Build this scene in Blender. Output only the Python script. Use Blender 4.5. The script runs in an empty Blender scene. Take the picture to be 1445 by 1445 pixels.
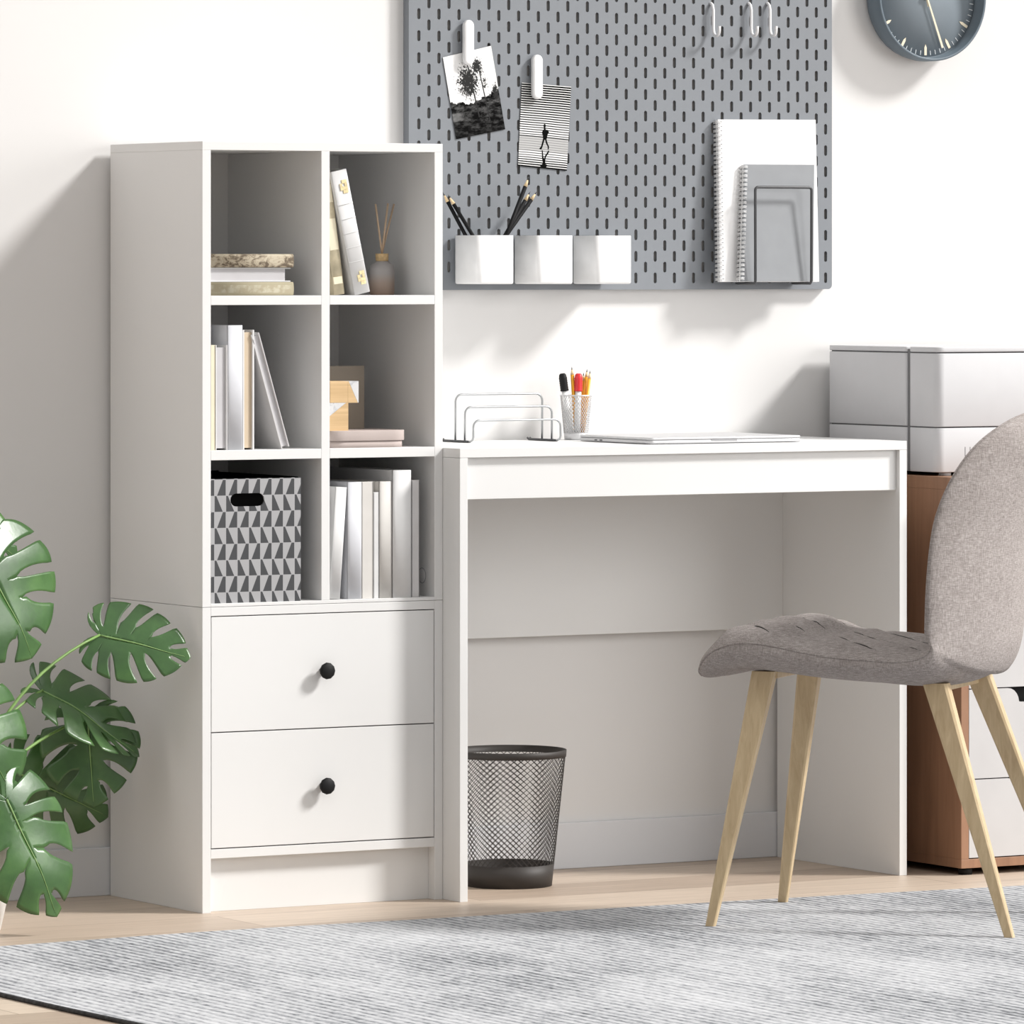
import bpy, bmesh, math, random
from mathutils import Vector, Matrix
from mathutils.bvhtree import BVHTree
random.seed(7)
S = bpy.context.scene
COL = S.collection
PI = math.pi
V = Vector

# ------------------------------------------------------------------ camera
FPX, YAW, HOR = 8649.7558, .5289, 374.7362
CAM = V((-4.6503, -9.3194, 1.0667))
RT = V((math.cos(YAW), -math.sin(YAW), 0)); FW = V((math.sin(YAW), math.cos(YAW), 0)); UP = V((0, 0, 1))
cd = bpy.data.cameras.new('camera'); cam = bpy.data.objects.new('camera', cd); COL.objects.link(cam)
cam.location = CAM; cam.rotation_euler = (PI / 2, 0, -YAW)
cd.sensor_fit = 'HORIZONTAL'; cd.sensor_width = 36; cd.lens = 36 * FPX / 1445
cd.shift_y = -(722.5 - HOR) / 1445; cd.clip_end = 100
S.camera = cam

def at(u, v, **k):
    """real point on the plane x=, y= or z= seen in that direction (measuring aid)"""
    d = FW + RT * ((u - 722.5) / FPX) + UP * ((HOR - v) / FPX)
    a, val = list(k.items())[0]; i = 'xyz'.index(a)
    return CAM + d * ((val - CAM[i]) / d[i])

# ------------------------------------------------------------------ materials
class X:
    """tiny maths-node wrapper"""
    def __init__(s, nt, o): s.nt, s.o = nt, o
    def _m(s, op, b=None, c=None):
        n = s.nt.nodes.new('ShaderNodeMath'); n.operation = op
        for i, q in enumerate((s, b, c)):
            if q is None: continue
            if isinstance(q, X): s.nt.links.new(q.o, n.inputs[i])
            else: n.inputs[i].default_value = q
        return X(s.nt, n.outputs[0])
    def __add__(s, b): return s._m('ADD', b)
    def __sub__(s, b): return s._m('SUBTRACT', b)
    def __mul__(s, b): return s._m('MULTIPLY', b)
    def __truediv__(s, b): return s._m('DIVIDE', b)
    def lt(s, b): return s._m('LESS_THAN', b)
    def gt(s, b): return s._m('GREATER_THAN', b)
    def mx(s, b): return s._m('MAXIMUM', b)
    def mn(s, b): return s._m('MINIMUM', b)
    def fr(s): return s._m('FRACT')
    def fl(s): return s._m('FLOOR')
    def ab(s): return s._m('ABSOLUTE')
    def sin(s): return s._m('SINE')
    def sq(s): return s._m('SQRT')
    def inv(s): return (s * -1.0) + 1.0
    def sm(s, a, b):
        n = s.nt.nodes.new('ShaderNodeMapRange'); n.interpolation_type = 'SMOOTHSTEP'
        n.inputs[1].default_value = a; n.inputs[2].default_value = b
        s.nt.links.new(s.o, n.inputs[0]); return X(s.nt, n.outputs[0])

class M:
    def __init__(s, name, col=(.8, .8, .8), rough=.5, metal=0, spec=.5):
        s.m = bpy.data.materials.new(name); s.m.use_nodes = True; s.nt = s.m.node_tree
        s.b = s.nt.nodes['Principled BSDF']
        s.b.inputs['Base Color'].default_value = (*col, 1); s.b.inputs['Roughness'].default_value = rough
        s.b.inputs['Metallic'].default_value = metal; s.b.inputs['Specular IOR Level'].default_value = spec
        s.m.diffuse_color = (*col, 1)
    def coord(s, kind='Object', scale=(1, 1, 1), rot=(0, 0, 0), loc=(0, 0, 0)):
        t = s.nt.nodes.new('ShaderNodeTexCoord'); mp = s.nt.nodes.new('ShaderNodeMapping')
        mp.inputs['Scale'].default_value = scale; mp.inputs['Rotation'].default_value = rot; mp.inputs['Location'].default_value = loc
        s.nt.links.new(t.outputs[kind], mp.inputs[0]); return mp.outputs[0]
    def xyz(s, kind='Object', **k):
        n = s.nt.nodes.new('ShaderNodeSeparateXYZ'); s.nt.links.new(s.coord(kind, **k), n.inputs[0])
        return [X(s.nt, o) for o in n.outputs]
    def noise(s, vec, scale=5, detail=3, rough=.5, dist=0):
        n = s.nt.nodes.new('ShaderNodeTexNoise'); n.inputs['Scale'].default_value = scale
        n.inputs['Detail'].default_value = detail; n.inputs['Roughness'].default_value = rough; n.inputs['Distortion'].default_value = dist
        s.nt.links.new(vec, n.inputs['Vector']); return X(s.nt, n.outputs[0])
    def ramp(s, fac, stops):
        n = s.nt.nodes.new('ShaderNodeValToRGB'); e = n.color_ramp.elements
        while len(e) < len(stops): e.new(.5)
        for q, (p, c) in zip(e, stops): q.position = p; q.color = (*c, 1)
        s.nt.links.new(fac.o, n.inputs[0]); return n.outputs[0]
    def mix(s, fac, a, b, mode='MIX'):
        n = s.nt.nodes.new('ShaderNodeMix'); n.data_type = 'RGBA'; n.blend_type = mode
        for sock, q in ((n.inputs[0], fac), (n.inputs[6], a), (n.inputs[7], b)):
            if isinstance(q, X): s.nt.links.new(q.o, sock)
            elif isinstance(q, (tuple, float, int)): sock.default_value = (*q, 1) if isinstance(q, tuple) else q
            else: s.nt.links.new(q, sock)
        return n.outputs[2]
    def col(s, sock): s.nt.links.new(sock, s.b.inputs['Base Color']); return s
    def bump(s, h, strength=.2, dist=.001):
        n = s.nt.nodes.new('ShaderNodeBump'); n.inputs['Strength'].default_value = strength; n.inputs['Distance'].default_value = dist
        s.nt.links.new(h.o, n.inputs['Height']); s.nt.links.new(n.outputs[0], s.b.inputs['Normal']); return s

def plain(name, col, rough=.5, metal=0, var=.03, sc=30, spec=.5):
    m = M(name, col, rough, metal, spec)
    n = m.noise(m.coord(), sc, 2)
    lo = tuple(c * (1 - var) for c in col); hi = tuple(min(1, c * (1 + var)) for c in col)
    m.col(m.ramp(n, [(.3, lo), (.7, hi)])); return m.m

mt = {}
mt['wall'] = plain('wall_paint', (.735, .728, .722), .9, var=.01, sc=3, spec=.2)
mt['skirt'] = plain('skirting_paint', (.69, .70, .725), .55, var=.01, sc=4, spec=.3)
mt['white'] = plain('white_laminate', (.74, .74, .735), .55, var=.008, sc=5, spec=.35)
mt['gap'] = plain('shadow_gap_core', (.05, .05, .05), .9)
mt['black'] = plain('black_lacquer', (.008, .008, .0085), .6, spec=.25)
mt['blackmetal'] = plain('black_bin_metal', (.04, .035, .032), .55, spec=.35)
mt['peg'] = plain('grey_pegboard_paint', (.212, .228, .250), .6, var=.02, sc=8)
mt['gloss'] = plain('glossy_white_plastic', (.80, .80, .80), .18, spec=.5)
mt['hook'] = plain('white_hook_metal', (.75, .75, .76), .3)
mt['wire'] = plain('dark_wire', (.06, .062, .066), .4)
mt['steel'] = plain('brushed_steel_wire', (.40, .41, .42), .3, 1.0)
mt['coil'] = plain('silver_coil', (.74, .74, .74), .4, .3)
mt['paper'] = plain('white_paper', (.78, .78, .785), .8, var=.01)
mt['greycover'] = plain('grey_card_cover', (.26, .272, .288), .65)
mt['dial'] = plain('slate_dial', (.19, .225, .255), .7)
mt['case'] = plain('slate_clock_case', (.115, .15, .18), .5)
mt['lume'] = plain('cream_lume', (.80, .72, .55), .6)
mt['tick'] = plain('pale_tick', (.62, .66, .68), .6)
mt['pencilblack'] = plain('black_pencil_paint', (.008, .008, .009), .6, spec=.15)
mt['pencilwood'] = plain('bare_pencil_wood', (.72, .55, .33), .7)
mt['lead'] = plain('graphite', (.02, .02, .022), .4)
mt['yellow'] = plain('yellow_pencil_paint', (.85, .40, .02), .4)
mt['red'] = plain('red_cap', (.70, .03, .035), .35)
mt['silver'] = plain('laptop_aluminium', (.60, .60, .61), .38, .35)
mt['port'] = plain('dark_port', (.06, .06, .065), .5)
mt['lap_notch'] = plain('laptop_notch', (.33, .33, .34), .5)
mt['printer'] = plain('printer_plastic', (.58, .58, .595), .5, var=.01)
mt['printergap'] = plain('printer_seam', (.16, .16, .165), .7)
mt['mark'] = plain('grey_print', (.25, .25, .26), .6)
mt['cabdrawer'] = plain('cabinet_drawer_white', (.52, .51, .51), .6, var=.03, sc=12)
mt['pot'] = plain('white_ceramic', (.82, .82, .81), .3)
mt['soil'] = plain('dark_soil', (.05, .035, .025), .95, var=.4, sc=80)
mt['cream'] = plain('cream_cover', (.72, .66, .50), .7)
mt['tan'] = plain('tan_cloth', (.50, .44, .31), .8, var=.15, sc=60)
mt['pages'] = plain('page_edges', (.54, .53, .545), .85)
mt['beige'] = plain('beige_page_edges', (.60, .49, .36), .85)
mt['coolwhite'] = plain('cool_white_cover', (.62, .63, .665), .55)
mt['warmwhite'] = plain('warm_white_cover', (.64, .62, .59), .6)
mt['whitebook'] = plain('white_cover', (.68, .68, .68), .55)
mt['greycov'] = plain('pale_grey_cover', (.60, .59, .59), .7)
mt['gold'] = plain('gold_foil', (.74, .63, .36), .5, .1, var=.2, sc=120)
mt['taupe'] = plain('taupe_card', (.24, .205, .165), .75)
mt['taupebox'] = plain('mauve_taupe_box', (.47, .40, .375), .75)
mt['reed'] = plain('rattan_reed', (.52, .39, .27), .8)
mt['cork'] = plain('cork', (.55, .39, .20), .85, var=.2, sc=200)
mt['boxin'] = plain('black_box_inside', (.006, .006, .006), 1, spec=0)
mt['marker_w'] = plain('white_marker_barrel', (.82, .82, .82), .35)
mt['seam'] = plain('dark_seam', (.035, .03, .028), .9)
mt['inkblack'] = plain('black_ink', (.005, .005, .005), .9, spec=.05)

# frosted bottle
_m = M('frosted_bottle_glass', (.34, .29, .26), .55); _m.b.inputs['Transmission Weight'].default_value = .15
_z = _m.xyz('Generated')[2]
_m.col(_m.ramp(_z, [(.0, (.36, .25, .19)), (.35, (.37, .29, .24)), (.6, (.36, .34, .335))])); mt['bottle'] = _m.m

def wood(name, c1, c2, axis=2, sc=1.0, rough=.5, fine=60):
    m = M(name, c1, rough); s = [fine * sc] * 3; s[axis] = 2.5 * sc
    n = m.noise(m.coord(scale=tuple(s)), 1.0, 5, .65, .8)
    m.col(m.ramp(n, [(.3, c1), (.72, c2)])); m.bump(n, .08, .0005); return m.m
mt['slotshade'] = plain('slot_shade_grey', (.42, .41, .40), .8)
mt['oak'] = wood('pale_oak_legs', (.45, .33, .19), (.60, .47, .29), 2, 1, .45, 90)
mt['cabwood'] = wood('walnut_brown_cabinet', (.235, .12, .066), (.33, .175, .10), 2, 1, .5, 30)
mt['blockwood'] = wood('honey_block_wood', (.50, .33, .16), (.68, .48, .26), 0, 1, .6, 120)
_m = M('white_marble', (.8, .8, .8), .3)
_n = _m.noise(_m.coord(), 60, 5, .6, 2.5); _m.col(_m.ramp(_n, [(.35, (.42, .43, .45)), (.5, (.60, .60, .61)), (.8, (.66, .66, .66))])); mt['marble'] = _m.m

# floor planks (run along the wall)
_m = M('oak_plank_floor', (.5, .4, .3), .42, spec=.35)
_br = _m.nt.nodes.new('ShaderNodeTexBrick'); _m.nt.links.new(_m.coord(), _br.inputs['Vector'])
_br.offset = .37; _br.inputs['Scale'].default_value = 1
for k, v in (('Brick Width', 1.35), ('Row Height', .17), ('Mortar Size', .0012), ('Mortar Smooth', .3), ('Bias', 0)): _br.inputs[k].default_value = v
_br.inputs['Color1'].default_value = (.60, .495, .40, 1); _br.inputs['Color2'].default_value = (.41, .32, .25, 1); _br.inputs['Mortar'].default_value = (.28, .205, .15, 1)
_g = _m.noise(_m.coord(scale=(3, 60, 1)), 1.5, 5, .6, .6)
_f = _m.noise(_m.coord(scale=(40, 500, 1)), 1.0, 3, .6)
_c = _m.mix(1.0, _br.outputs[0], _m.ramp(_g, [(.3, (.84, .83, .82)), (.7, (1.08, 1.08, 1.08))]), 'MULTIPLY')
_c = _m.mix(1.0, _c, _m.ramp(_f, [(.3, (.93, .93, .93)), (.7, (1.05, 1.05, 1.05))]), 'MULTIPLY')
_m.col(_c); _m.bump(_f, .05, .0005); mt['floor'] = _m.m

# ribbed rug: fine ribs along y, broken dark threads
_m = M('ribbed_grey_rug', (.5, .5, .5), .95, spec=.1)
_x, _y, _z = _m.xyz()
_w = _m.noise(_m.coord(scale=(30, 8, 1)), 1, 2)
_r = ((_x + _w * .006) * (2 * PI / .019)).sin() * .5 + .5
_n1 = _m.noise(_m.coord(scale=(150, 55, 1)), 1, 3, .65)
_n2 = _m.noise(_m.coord(scale=(3.2, 1.6, 1)), 1, 4, .6)
_n3 = _m.noise(_m.coord(scale=(45, 12, 1)), 1, 3, .7)
_h = _r * .34 + (_n1 - .5) * 1.15 + (_n3 - .5) * .7 + (_n2 - .5) * 1.1 + .36
_m.col(_m.ramp(_h, [(.10, (.09, .095, .105)), (.34, (.26, .27, .285)), (.58, (.44, .447, .465)), (.92, (.58, .588, .605))]))
_m.bump(_r * .6 + _n1 * .5, .4, .002); mt['rug'] = _m.m
mt['rugedge'] = plain('dark_rug_binding', (.035, .035, .037), .95, var=.5, sc=120)

# chair fabric: woven melange
_m = M('taupe_melange_fabric', (.36, .32, .3), .95, spec=.15)
_a = _m.noise(_m.coord(scale=(620, 620, 110)), 1, 3, .6); _b = _m.noise(_m.coord(scale=(110, 110, 680)), 1, 3, .6); _c2 = _m.noise(_m.coord(), 14, 3)
_h = _a * .45 + _b * .45 + _c2 * .12
_m.col(_m.ramp(_h, [(.36, (.20, .175, .165)), (.50, (.30, .27, .257)), (.64, (.42, .385, .37))])); _m.bump(_a + _b, .35, .0015); mt['fabric'] = _m.m

# leaves
_m = M('monstera_leaf', (.08, .2, .05), .34, spec=.7)
_n = _m.noise(_m.coord(), 16, 3); _n2 = _m.noise(_m.coord(scale=(1, 1, 1)), 90, 3)
_m.col(_m.ramp(_n * .8 + _n2 * .2, [(.25, (.026, .076, .018)), (.5, (.042, .115, .027)), (.75, (.078, .18, .045))]))
_m.b.inputs['Subsurface Weight'].default_value = 0; _m.bump(_n2, .12, .002); mt['leaf'] = _m.m
mt['vein'] = plain('pale_leaf_vein', (.22, .36, .13), .5); mt['stem'] = plain('green_petiole', (.17, .30, .08), .45, var=.15)

# patterned storage box: rows of leaning trapezia
_m = M('trapezium_print_card', (.5, .5, .5), .8)
_x, _y, _z = _m.xyz()
_row = (_z * -1.0 + .2037) / .0266; _rf = _row.fr().inv(); _par = ((_row * .5).fr()).lt(.5); _cf = (_x / .0214 + .65).fr()
_A = _cf.gt(_rf * .52 + .24); _B = _cf.lt(_rf * -.57 + .76)
_d = _A * _par + _B * _par.inv()
_d = _d * _cf.gt(.04) * _rf.gt(.02)
_m.col(_m.mix(_d, (.37, .37, .38), (.052, .054, .058))); mt['trap'] = _m.m

# old ornamented spine
_m = M('antique_print_cloth', (.6, .5, .4), .8)
_x, _y, _z = _m.xyz()
_n = _m.noise(_m.coord(scale=(55, 1, 95)), 1, 4, .7, 1.2); _l = _m.noise(_m.coord(scale=(9, 1, 1)), 1, 1)
_k = (_n + _l * .5 - .25)
_m.col(_m.ramp(_k, [(.42, (.44, .385, .29)), (.50, (.34, .285, .205)), (.58, (.12, .09, .06))])); mt['antique'] = _m.m
_m = M('blind_tooled_cloth', (.5, .45, .3), .8)
_x, _y, _z = _m.xyz(); _n = _m.noise(_m.coord(scale=(70, 1, 70)), 1, 3, .6)
_band = (_z - .0045).gt(0) * (_z - .0175).lt(0)
_m.col(_m.ramp(_n * _band, [(.0, (.33, .295, .20)), (.45, (.35, .31, .215)), (.62, (.45, .42, .32))])); mt['tooled'] = _m.m

# photo print of two pines (plain generic landscape)
_m = M('pine_tree_print', (.5, .5, .5), .8, spec=.1)
_u, _v, _w = _m.xyz('UV')
_n = _m.noise(_m.coord('UV', scale=(7, 9, 1)), 1, 5, .7); _nf = _m.noise(_m.coord('UV', scale=(34, 40, 1)), 1, 4, .75); _nr = _m.noise(_m.coord('UV', scale=(5, 16, 1)), 1, 5, .7)
_g = (_v + _n * -.16 - .02 + (_u - .5).ab() * -.16).lt(.27)
_hz = (_v + _n * -.22 - (_u - .35).ab() * .2).lt(.25)
_gray = _nr.sm(.42, .68) * .17 * (_v + .25)
_pond = (_u + _n * .3).sm(.42, .28) * ((_v - .255).ab() + _n * .05).sm(.085, .06) * .13
_nf2 = _m.noise(_m.coord('UV', scale=(16, 19, 1)), 1, 5, .8)
def _blob(cx, cy, rx, ry, th=.30):
    dx = (_u - cx) / rx; dy = (_v - cy) / ry
    return ((dx * dx + dy * dy).sq() * .5 - (_nf - .5) * 1.3 - (_nf2 - .5) * 1.5).lt(th)
_fol = _blob(.42, .64, .22, .21, .42).mx(_blob(.64, .79, .12, .11, .40)).mx(_blob(.36, .55, .16, .08, .2)).mx(_blob(.75, .60, .10, .2, .12)).mx(_blob(.52, .76, .14, .06, .2)).mx(_blob(.93, .46, .07, .12, .35))
_t1 = ((_u - .50 - (_v - .5) * -.10).ab().lt(.013)) * (_v.gt(.2)) * (_v.lt(.85)); _t2 = ((_u - .70 - (_v - .5) * -.08).ab().lt(.011)) * (_v.gt(.14)) * (_v.lt(.86))
_dark = _fol.mx(_t1).mx(_t2)
_sky = (_n * .15 + .74)
_ground = _g.mx(_hz)
_val = (_sky * _ground.inv() + (_gray + _pond) * _ground) * _dark.inv() + _dark * .03
_cc = _m.nt.nodes.new('ShaderNodeCombineColor')
for i in range(3): _m.nt.links.new(_val.o, _cc.inputs[i])
_m.col(_cc.outputs[0]); mt['pine'] = _m.m

# striped print
_m = M('striped_shutter_print', (.5, .5, .5), .8, spec=.1)
_u, _v, _w = _m.xyz('UV')
_s = (_v * 36.0).fr()
_low = _v.lt(.37)
_wid = ((_v - .37) * .62 + .24).mx(.2) * _low.inv() + ((_v * -1.0 + .24) * 2.4).mx(.22) * _low
_st = _s.lt((_wid + .10).mn(.66)); _edge = (_v - .37).ab().lt(.006)
_soft = _low * _v.gt(.2)
_val = (_st * -.80 + .80) * _soft.inv() + (_st * -.22 + .50) * _soft
_val = _val * _edge.inv() + _edge * .02
_cc = _m.nt.nodes.new('ShaderNodeCombineColor')
for i in range(3): _m.nt.links.new(_val.o, _cc.inputs[i])
_m.col(_cc.outputs[0]); mt['stripe'] = _m.m

# ------------------------------------------------------------------ mesh builder
class MB:
    def __init__(s): s.bm = bmesh.new(); s.uv = None
    def face(s, vs, mi=0, smooth=False):
        try:
            f = s.bm.faces.new(vs); f.material_index = mi; f.smooth = smooth; return f
        except ValueError: return None
    def v(s, p): return s.bm.verts.new(p)
    def box(s, x0, x1, y0, y1, z0, z1, bev=0, rot=None, seg=2, smooth=False):
        t = bmesh.new(); bmesh.ops.create_cube(t, size=1)
        for q in t.verts: q.co = V(((x0 + x1) / 2 + q.co.x * (x1 - x0), (y0 + y1) / 2 + q.co.y * (y1 - y0), (z0 + z1) / 2 + q.co.z * (z1 - z0)))
        if bev: bmesh.ops.bevel(t, geom=t.edges[:], offset=bev, segments=seg, profile=.5, affect='EDGES', clamp_overlap=True)
        return s.add(t, rot, smooth)
    def vbox(s, x0, x1, y0, y1, z0, z1, r, seg=6, bev=0):
        """box whose four upright edges are rounded"""
        pts = []
        for cx, cy, a0 in ((x1 - r, y1 - r, 0), (x0 + r, y1 - r, 90), (x0 + r, y0 + r, 180), (x1 - r, y0 + r, 270)):
            for i in range(seg + 1):
                a = math.radians(a0 + 90 * i / seg); pts.append((cx + r * math.cos(a), cy + r * math.sin(a)))
        return s.prism(pts, z0, z1, bev)
    def add(s, t, rot=None, smooth=False, mi=0):
        mp = {}
        for q in t.verts: mp[q] = s.v(rot @ q.co if rot else q.co)
        for f in t.faces: s.face([mp[q] for q in f.verts], f.material_index or mi, smooth or f.smooth)
        t.free(); return s
    def prism(s, pts, z0, z1, bev=0, mat=None, smooth=True):
        """polygon in xy raised from z0 to z1; mat maps it elsewhere"""
        t = bmesh.new(); a = [t.verts.new((x, y, z0)) for x, y in pts]; b = [t.verts.new((x, y, z1)) for x, y in pts]; n = len(pts)
        t.faces.new(a[::-1]); t.faces.new(b)
        for i in range(n):
            f = t.faces.new((a[i], a[(i + 1) % n], b[(i + 1) % n], b[i])); f.smooth = smooth and n > 8
        bmesh.ops.recalc_face_normals(t, faces=t.faces[:])
        if bev:
            ed = [e for e in t.edges if abs(e.verts[0].co.z - e.verts[1].co.z) < 1e-7]
            bmesh.ops.bevel(t, geom=ed, offset=bev, segments=2, profile=.5, affect='EDGES', clamp_overlap=True)
        return s.add(t, mat)
    def tube(s, pts, r, n=8, closed=False, cap=True, radii=None):
        pts = [V(p) for p in pts]; N = len(pts); rings = []
        T = []
        for i in range(N):
            a = pts[(i - 1) % N] if closed or i > 0 else pts[i]; b = pts[(i + 1) % N] if closed or i < N - 1 else pts[i]
            T.append((b - a).normalized())
        up = V((0, 0, 1)) if abs(T[0].z) < .9 else V((1, 0, 0)); nn = (up - T[0] * up.dot(T[0])).normalized()
        for i in range(N):
            nn = (nn - T[i] * nn.dot(T[i])).normalized(); bb = T[i].cross(nn); rr = radii[i] if radii else r
            rings.append([s.v(pts[i] + (nn * math.cos(2 * PI * j / n) + bb * math.sin(2 * PI * j / n)) * rr) for j in range(n)])
        for i in range(N if closed else N - 1):
            A, B = rings[i], rings[(i + 1) % N]
            for j in range(n): s.face((A[j], A[(j + 1) % n], B[(j + 1) % n], B[j]), 0, True)
        if cap and not closed: s.face(rings[0][::-1]); s.face(rings[-1])
        return s
    def lathe(s, prof, c=(0, 0, 0), n=40, mat=None):
        rings = []
        for r, z in prof:
            if r < 1e-6: p = V((c[0], c[1], c[2] + z)); rings.append([s.v(mat @ p if mat else p)])
            else:
                ring = []
                for j in range(n):
                    p = V((c[0] + r * math.cos(2 * PI * j / n), c[1] + r * math.sin(2 * PI * j / n), c[2] + z)); ring.append(s.v(mat @ p if mat else p))
                rings.append(ring)
        for A, B in zip(rings, rings[1:]):
            for j in range(n):
                k = (j + 1) % n
                if len(A) == 1 and len(B) > 1: s.face((A[0], B[k], B[j]), 0, True)
                elif len(B) == 1 and len(A) > 1: s.face((A[j], A[k], B[0]), 0, True)
                elif len(A) > 1: s.face((A[j], A[k], B[k], B[j]), 0, True)
        return s
    def quad(s, pts, uv=False, mi=0):
        f = s.face([s.v(p) for p in pts], mi)
        if uv:
            L = s.bm.loops.layers.uv.verify()
            for l, q in zip(f.loops, ((0, 0), (1, 0), (1, 1), (0, 1))): l[L].uv = q
        return f
    def done(s, name, mats, parent=None, merge=0, normals=True, auto=None):
        bm = s.bm
        if merge: bmesh.ops.remove_doubles(bm, verts=bm.verts[:], dist=merge)
        if normals: bmesh.ops.recalc_face_normals(bm, faces=bm.faces[:])
        if isinstance(mats, str): mats = [mats]
        off = V(parent_world(parent)) if parent else None
        if off is None:
            xs = [q.co for q in bm.verts]
            off = V(((min(q.x for q in xs) + max(q.x for q in xs)) / 2, (min(q.y for q in xs) + max(q.y for q in xs)) / 2, min(q.z for q in xs)))
            loc = off
        else: loc = V((0, 0, 0))
        for q in bm.verts: q.co -= off
        me = bpy.data.meshes.new(name); bm.to_mesh(me); bm.free()
        for k in mats: me.materials.append(mt[k])
        o = bpy.data.objects.new(name, me); COL.objects.link(o); o.location = loc; o.parent = parent
        if auto:
            for p in me.polygons: p.use_smooth = True
            es = me.edges
            md = o.modifiers.new('ws', 'WEIGHTED_NORMAL') if False else None
        return o
def parent_world(o):
    p = V((0, 0, 0))
    while o: p += o.location; o = o.parent
    return p
def tag(o, label, cat, group=None, kind=None):
    o['label'] = label; o['category'] = cat
    if group: o['group'] = group
    if kind: o['kind'] = kind
    return o
def thing(name, loc, label, cat, group=None):
    o = bpy.data.objects.new(name, None); COL.objects.link(o); o.location = loc; o.empty_display_size = .05
    return tag(o, label, cat, group)
def struct(name, mb, m):
    o = mb.done(name, m); o['kind'] = 'structure'; return o

def arc(c, r, a0, a1, n, e1, e2):
    return [V(c) + V(e1) * (r * math.cos(math.radians(a0 + (a1 - a0) * i / n))) + V(e2) * (r * math.sin(math.radians(a0 + (a1 - a0) * i / n))) for i in range(n + 1)]

# ------------------------------------------------------------------ room shell
struct('floor', MB().box(-4, 5, -8, .05, -.04, 0), 'floor')
struct('wall_back', MB().box(-4, 5, 0, .1, 0, 2.8), 'wall')
struct('baseboard_back', MB().box(-4, 5, -.012, 0, 0, .0814, .0015), 'skirt')

# ------------------------------------------------------------------ bookcase
W, HB, YF, YB = .4552, 1.2715, -.3526, -.0145
T = .0158
bc = thing('bookcase', (W / 2, (YF + YB) / 2, 0), 'tall white bookcase with six open cubbies above two drawers', 'bookcase')
def bx(name, x0, x1, y0, y1, z0, z1, m='white', p=bc, bev=.0006): return MB().box(x0, x1, y0, y1, z0, z1, bev).done(name, m, p)
bx('top_panel', 0, W, YF, YB, 1.2572, HB)
bx('side_panel', 0, T, YF, YB, .5040, 1.2572)
bx('side_panel', W - T, W, YF, YB, .5040, 1.2572)
bx('side_panel', 0, T, YF, YB, 0, .5034)
bx('side_panel', W - T, W, YF, YB, 0, .5034)
DX0, DX1 = .2229, .2387
bx('divider', DX0, DX1, YF, YB - .003, .5095, 1.2572)
FL = .5095
bx('shelf', T, W - T, YF, YB - .003, .5040, FL)
bx('shelf', T, W - T, YF, YB - .003, .4890, .5034)
for z0, z1 in ((1.0015, 1.017), (.7457, .762)):
    bx('shelf', T, DX0, YF, YB - .003, z0, z1); bx('shelf', DX1, W - T, YF, YB - .003, z0, z1)
bx('back_panel', T, W - T, YB - .003, YB, .09, 1.2572)
bx('bottom_panel', T, W - T, YF, YB - .003, .0893, .1046)
bx('plinth', T, W - T, YF + .021, YF + .036, 0, .0893)
for z0, z1 in ((.2978, .4874), (.1064, .2960)):
    d = bx('drawer', T + .0014, W - T - .0014, YF + .0004, YF + .0160, z0, z1)
    MB().box(T + .02, W - T - .02, YF + .017, YB - .03, z0 + .02, z1 - .04).done('drawer_box', 'gap', d)
    kz = (z0 + z1) / 2 + .0004; kx = W / 2 - .002
    mat = Matrix.Translation((kx, YF + .0004, kz)) @ Matrix.Rotation(PI / 2, 4, 'X')
    k = MB(); k.lathe([(0, 0), (.0062, 0), (.0055, .007), (.0075, .0105), (.0132, .0135), (.0142, .0165), (.0132, .0195), (.011, .0212), (0, .0216)], n=11, mat=mat)
    ko = k.done('knob', 'black', d)
    ko['label'] = 'black faceted knob'
gm = Matrix.Translation((W - T, at(596, 812, x=W - T).y, at(596, 812, x=W - T).z)) @ Matrix.Rotation(-PI / 2, 4, 'Y')
MB().lathe([(0, .0008), (.0118, .0008), (.0122, .0006)], n=32, mat=gm).done('hole_cover', 'white', bc)
gr = MB(); gr.tube(arc((W - T - .0006, at(596, 812, x=W - T).y, at(596, 812, x=W - T).z), .0126, 0, 345, 30, (0, 1, 0), (0, 0, 1)), .0005, 5); gr.done('hole_rim', 'mark', bc)

# ------------------------------------------------------------------ desk
DXL, DW, DYF = .4558, .9012, -.4097
DXR = DXL + DW
dk = thing('desk', ((DXL + DXR) / 2, (DYF + YB) / 2, 0), 'plain white writing desk right of the bookcase', 'desk')
bx('desk_top', DXL, DXR, DYF, YB, .7444, .76, p=dk)
bx('side_panel', DXL, DXL + .0153, DYF, YB, 0, .7440, p=dk)
bx('side_panel', DXR - .0153, DXR, DYF, YB, 0, .7440, p=dk)
bx('apron', DXL + .0153, DXR - .0155, -.3993, -.3843, .6741, .7440, p=dk)
bx('modesty_panel', DXL + .0153, DXR - .0153, -.034, -.019, .4145, .7440, p=dk)

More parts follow.
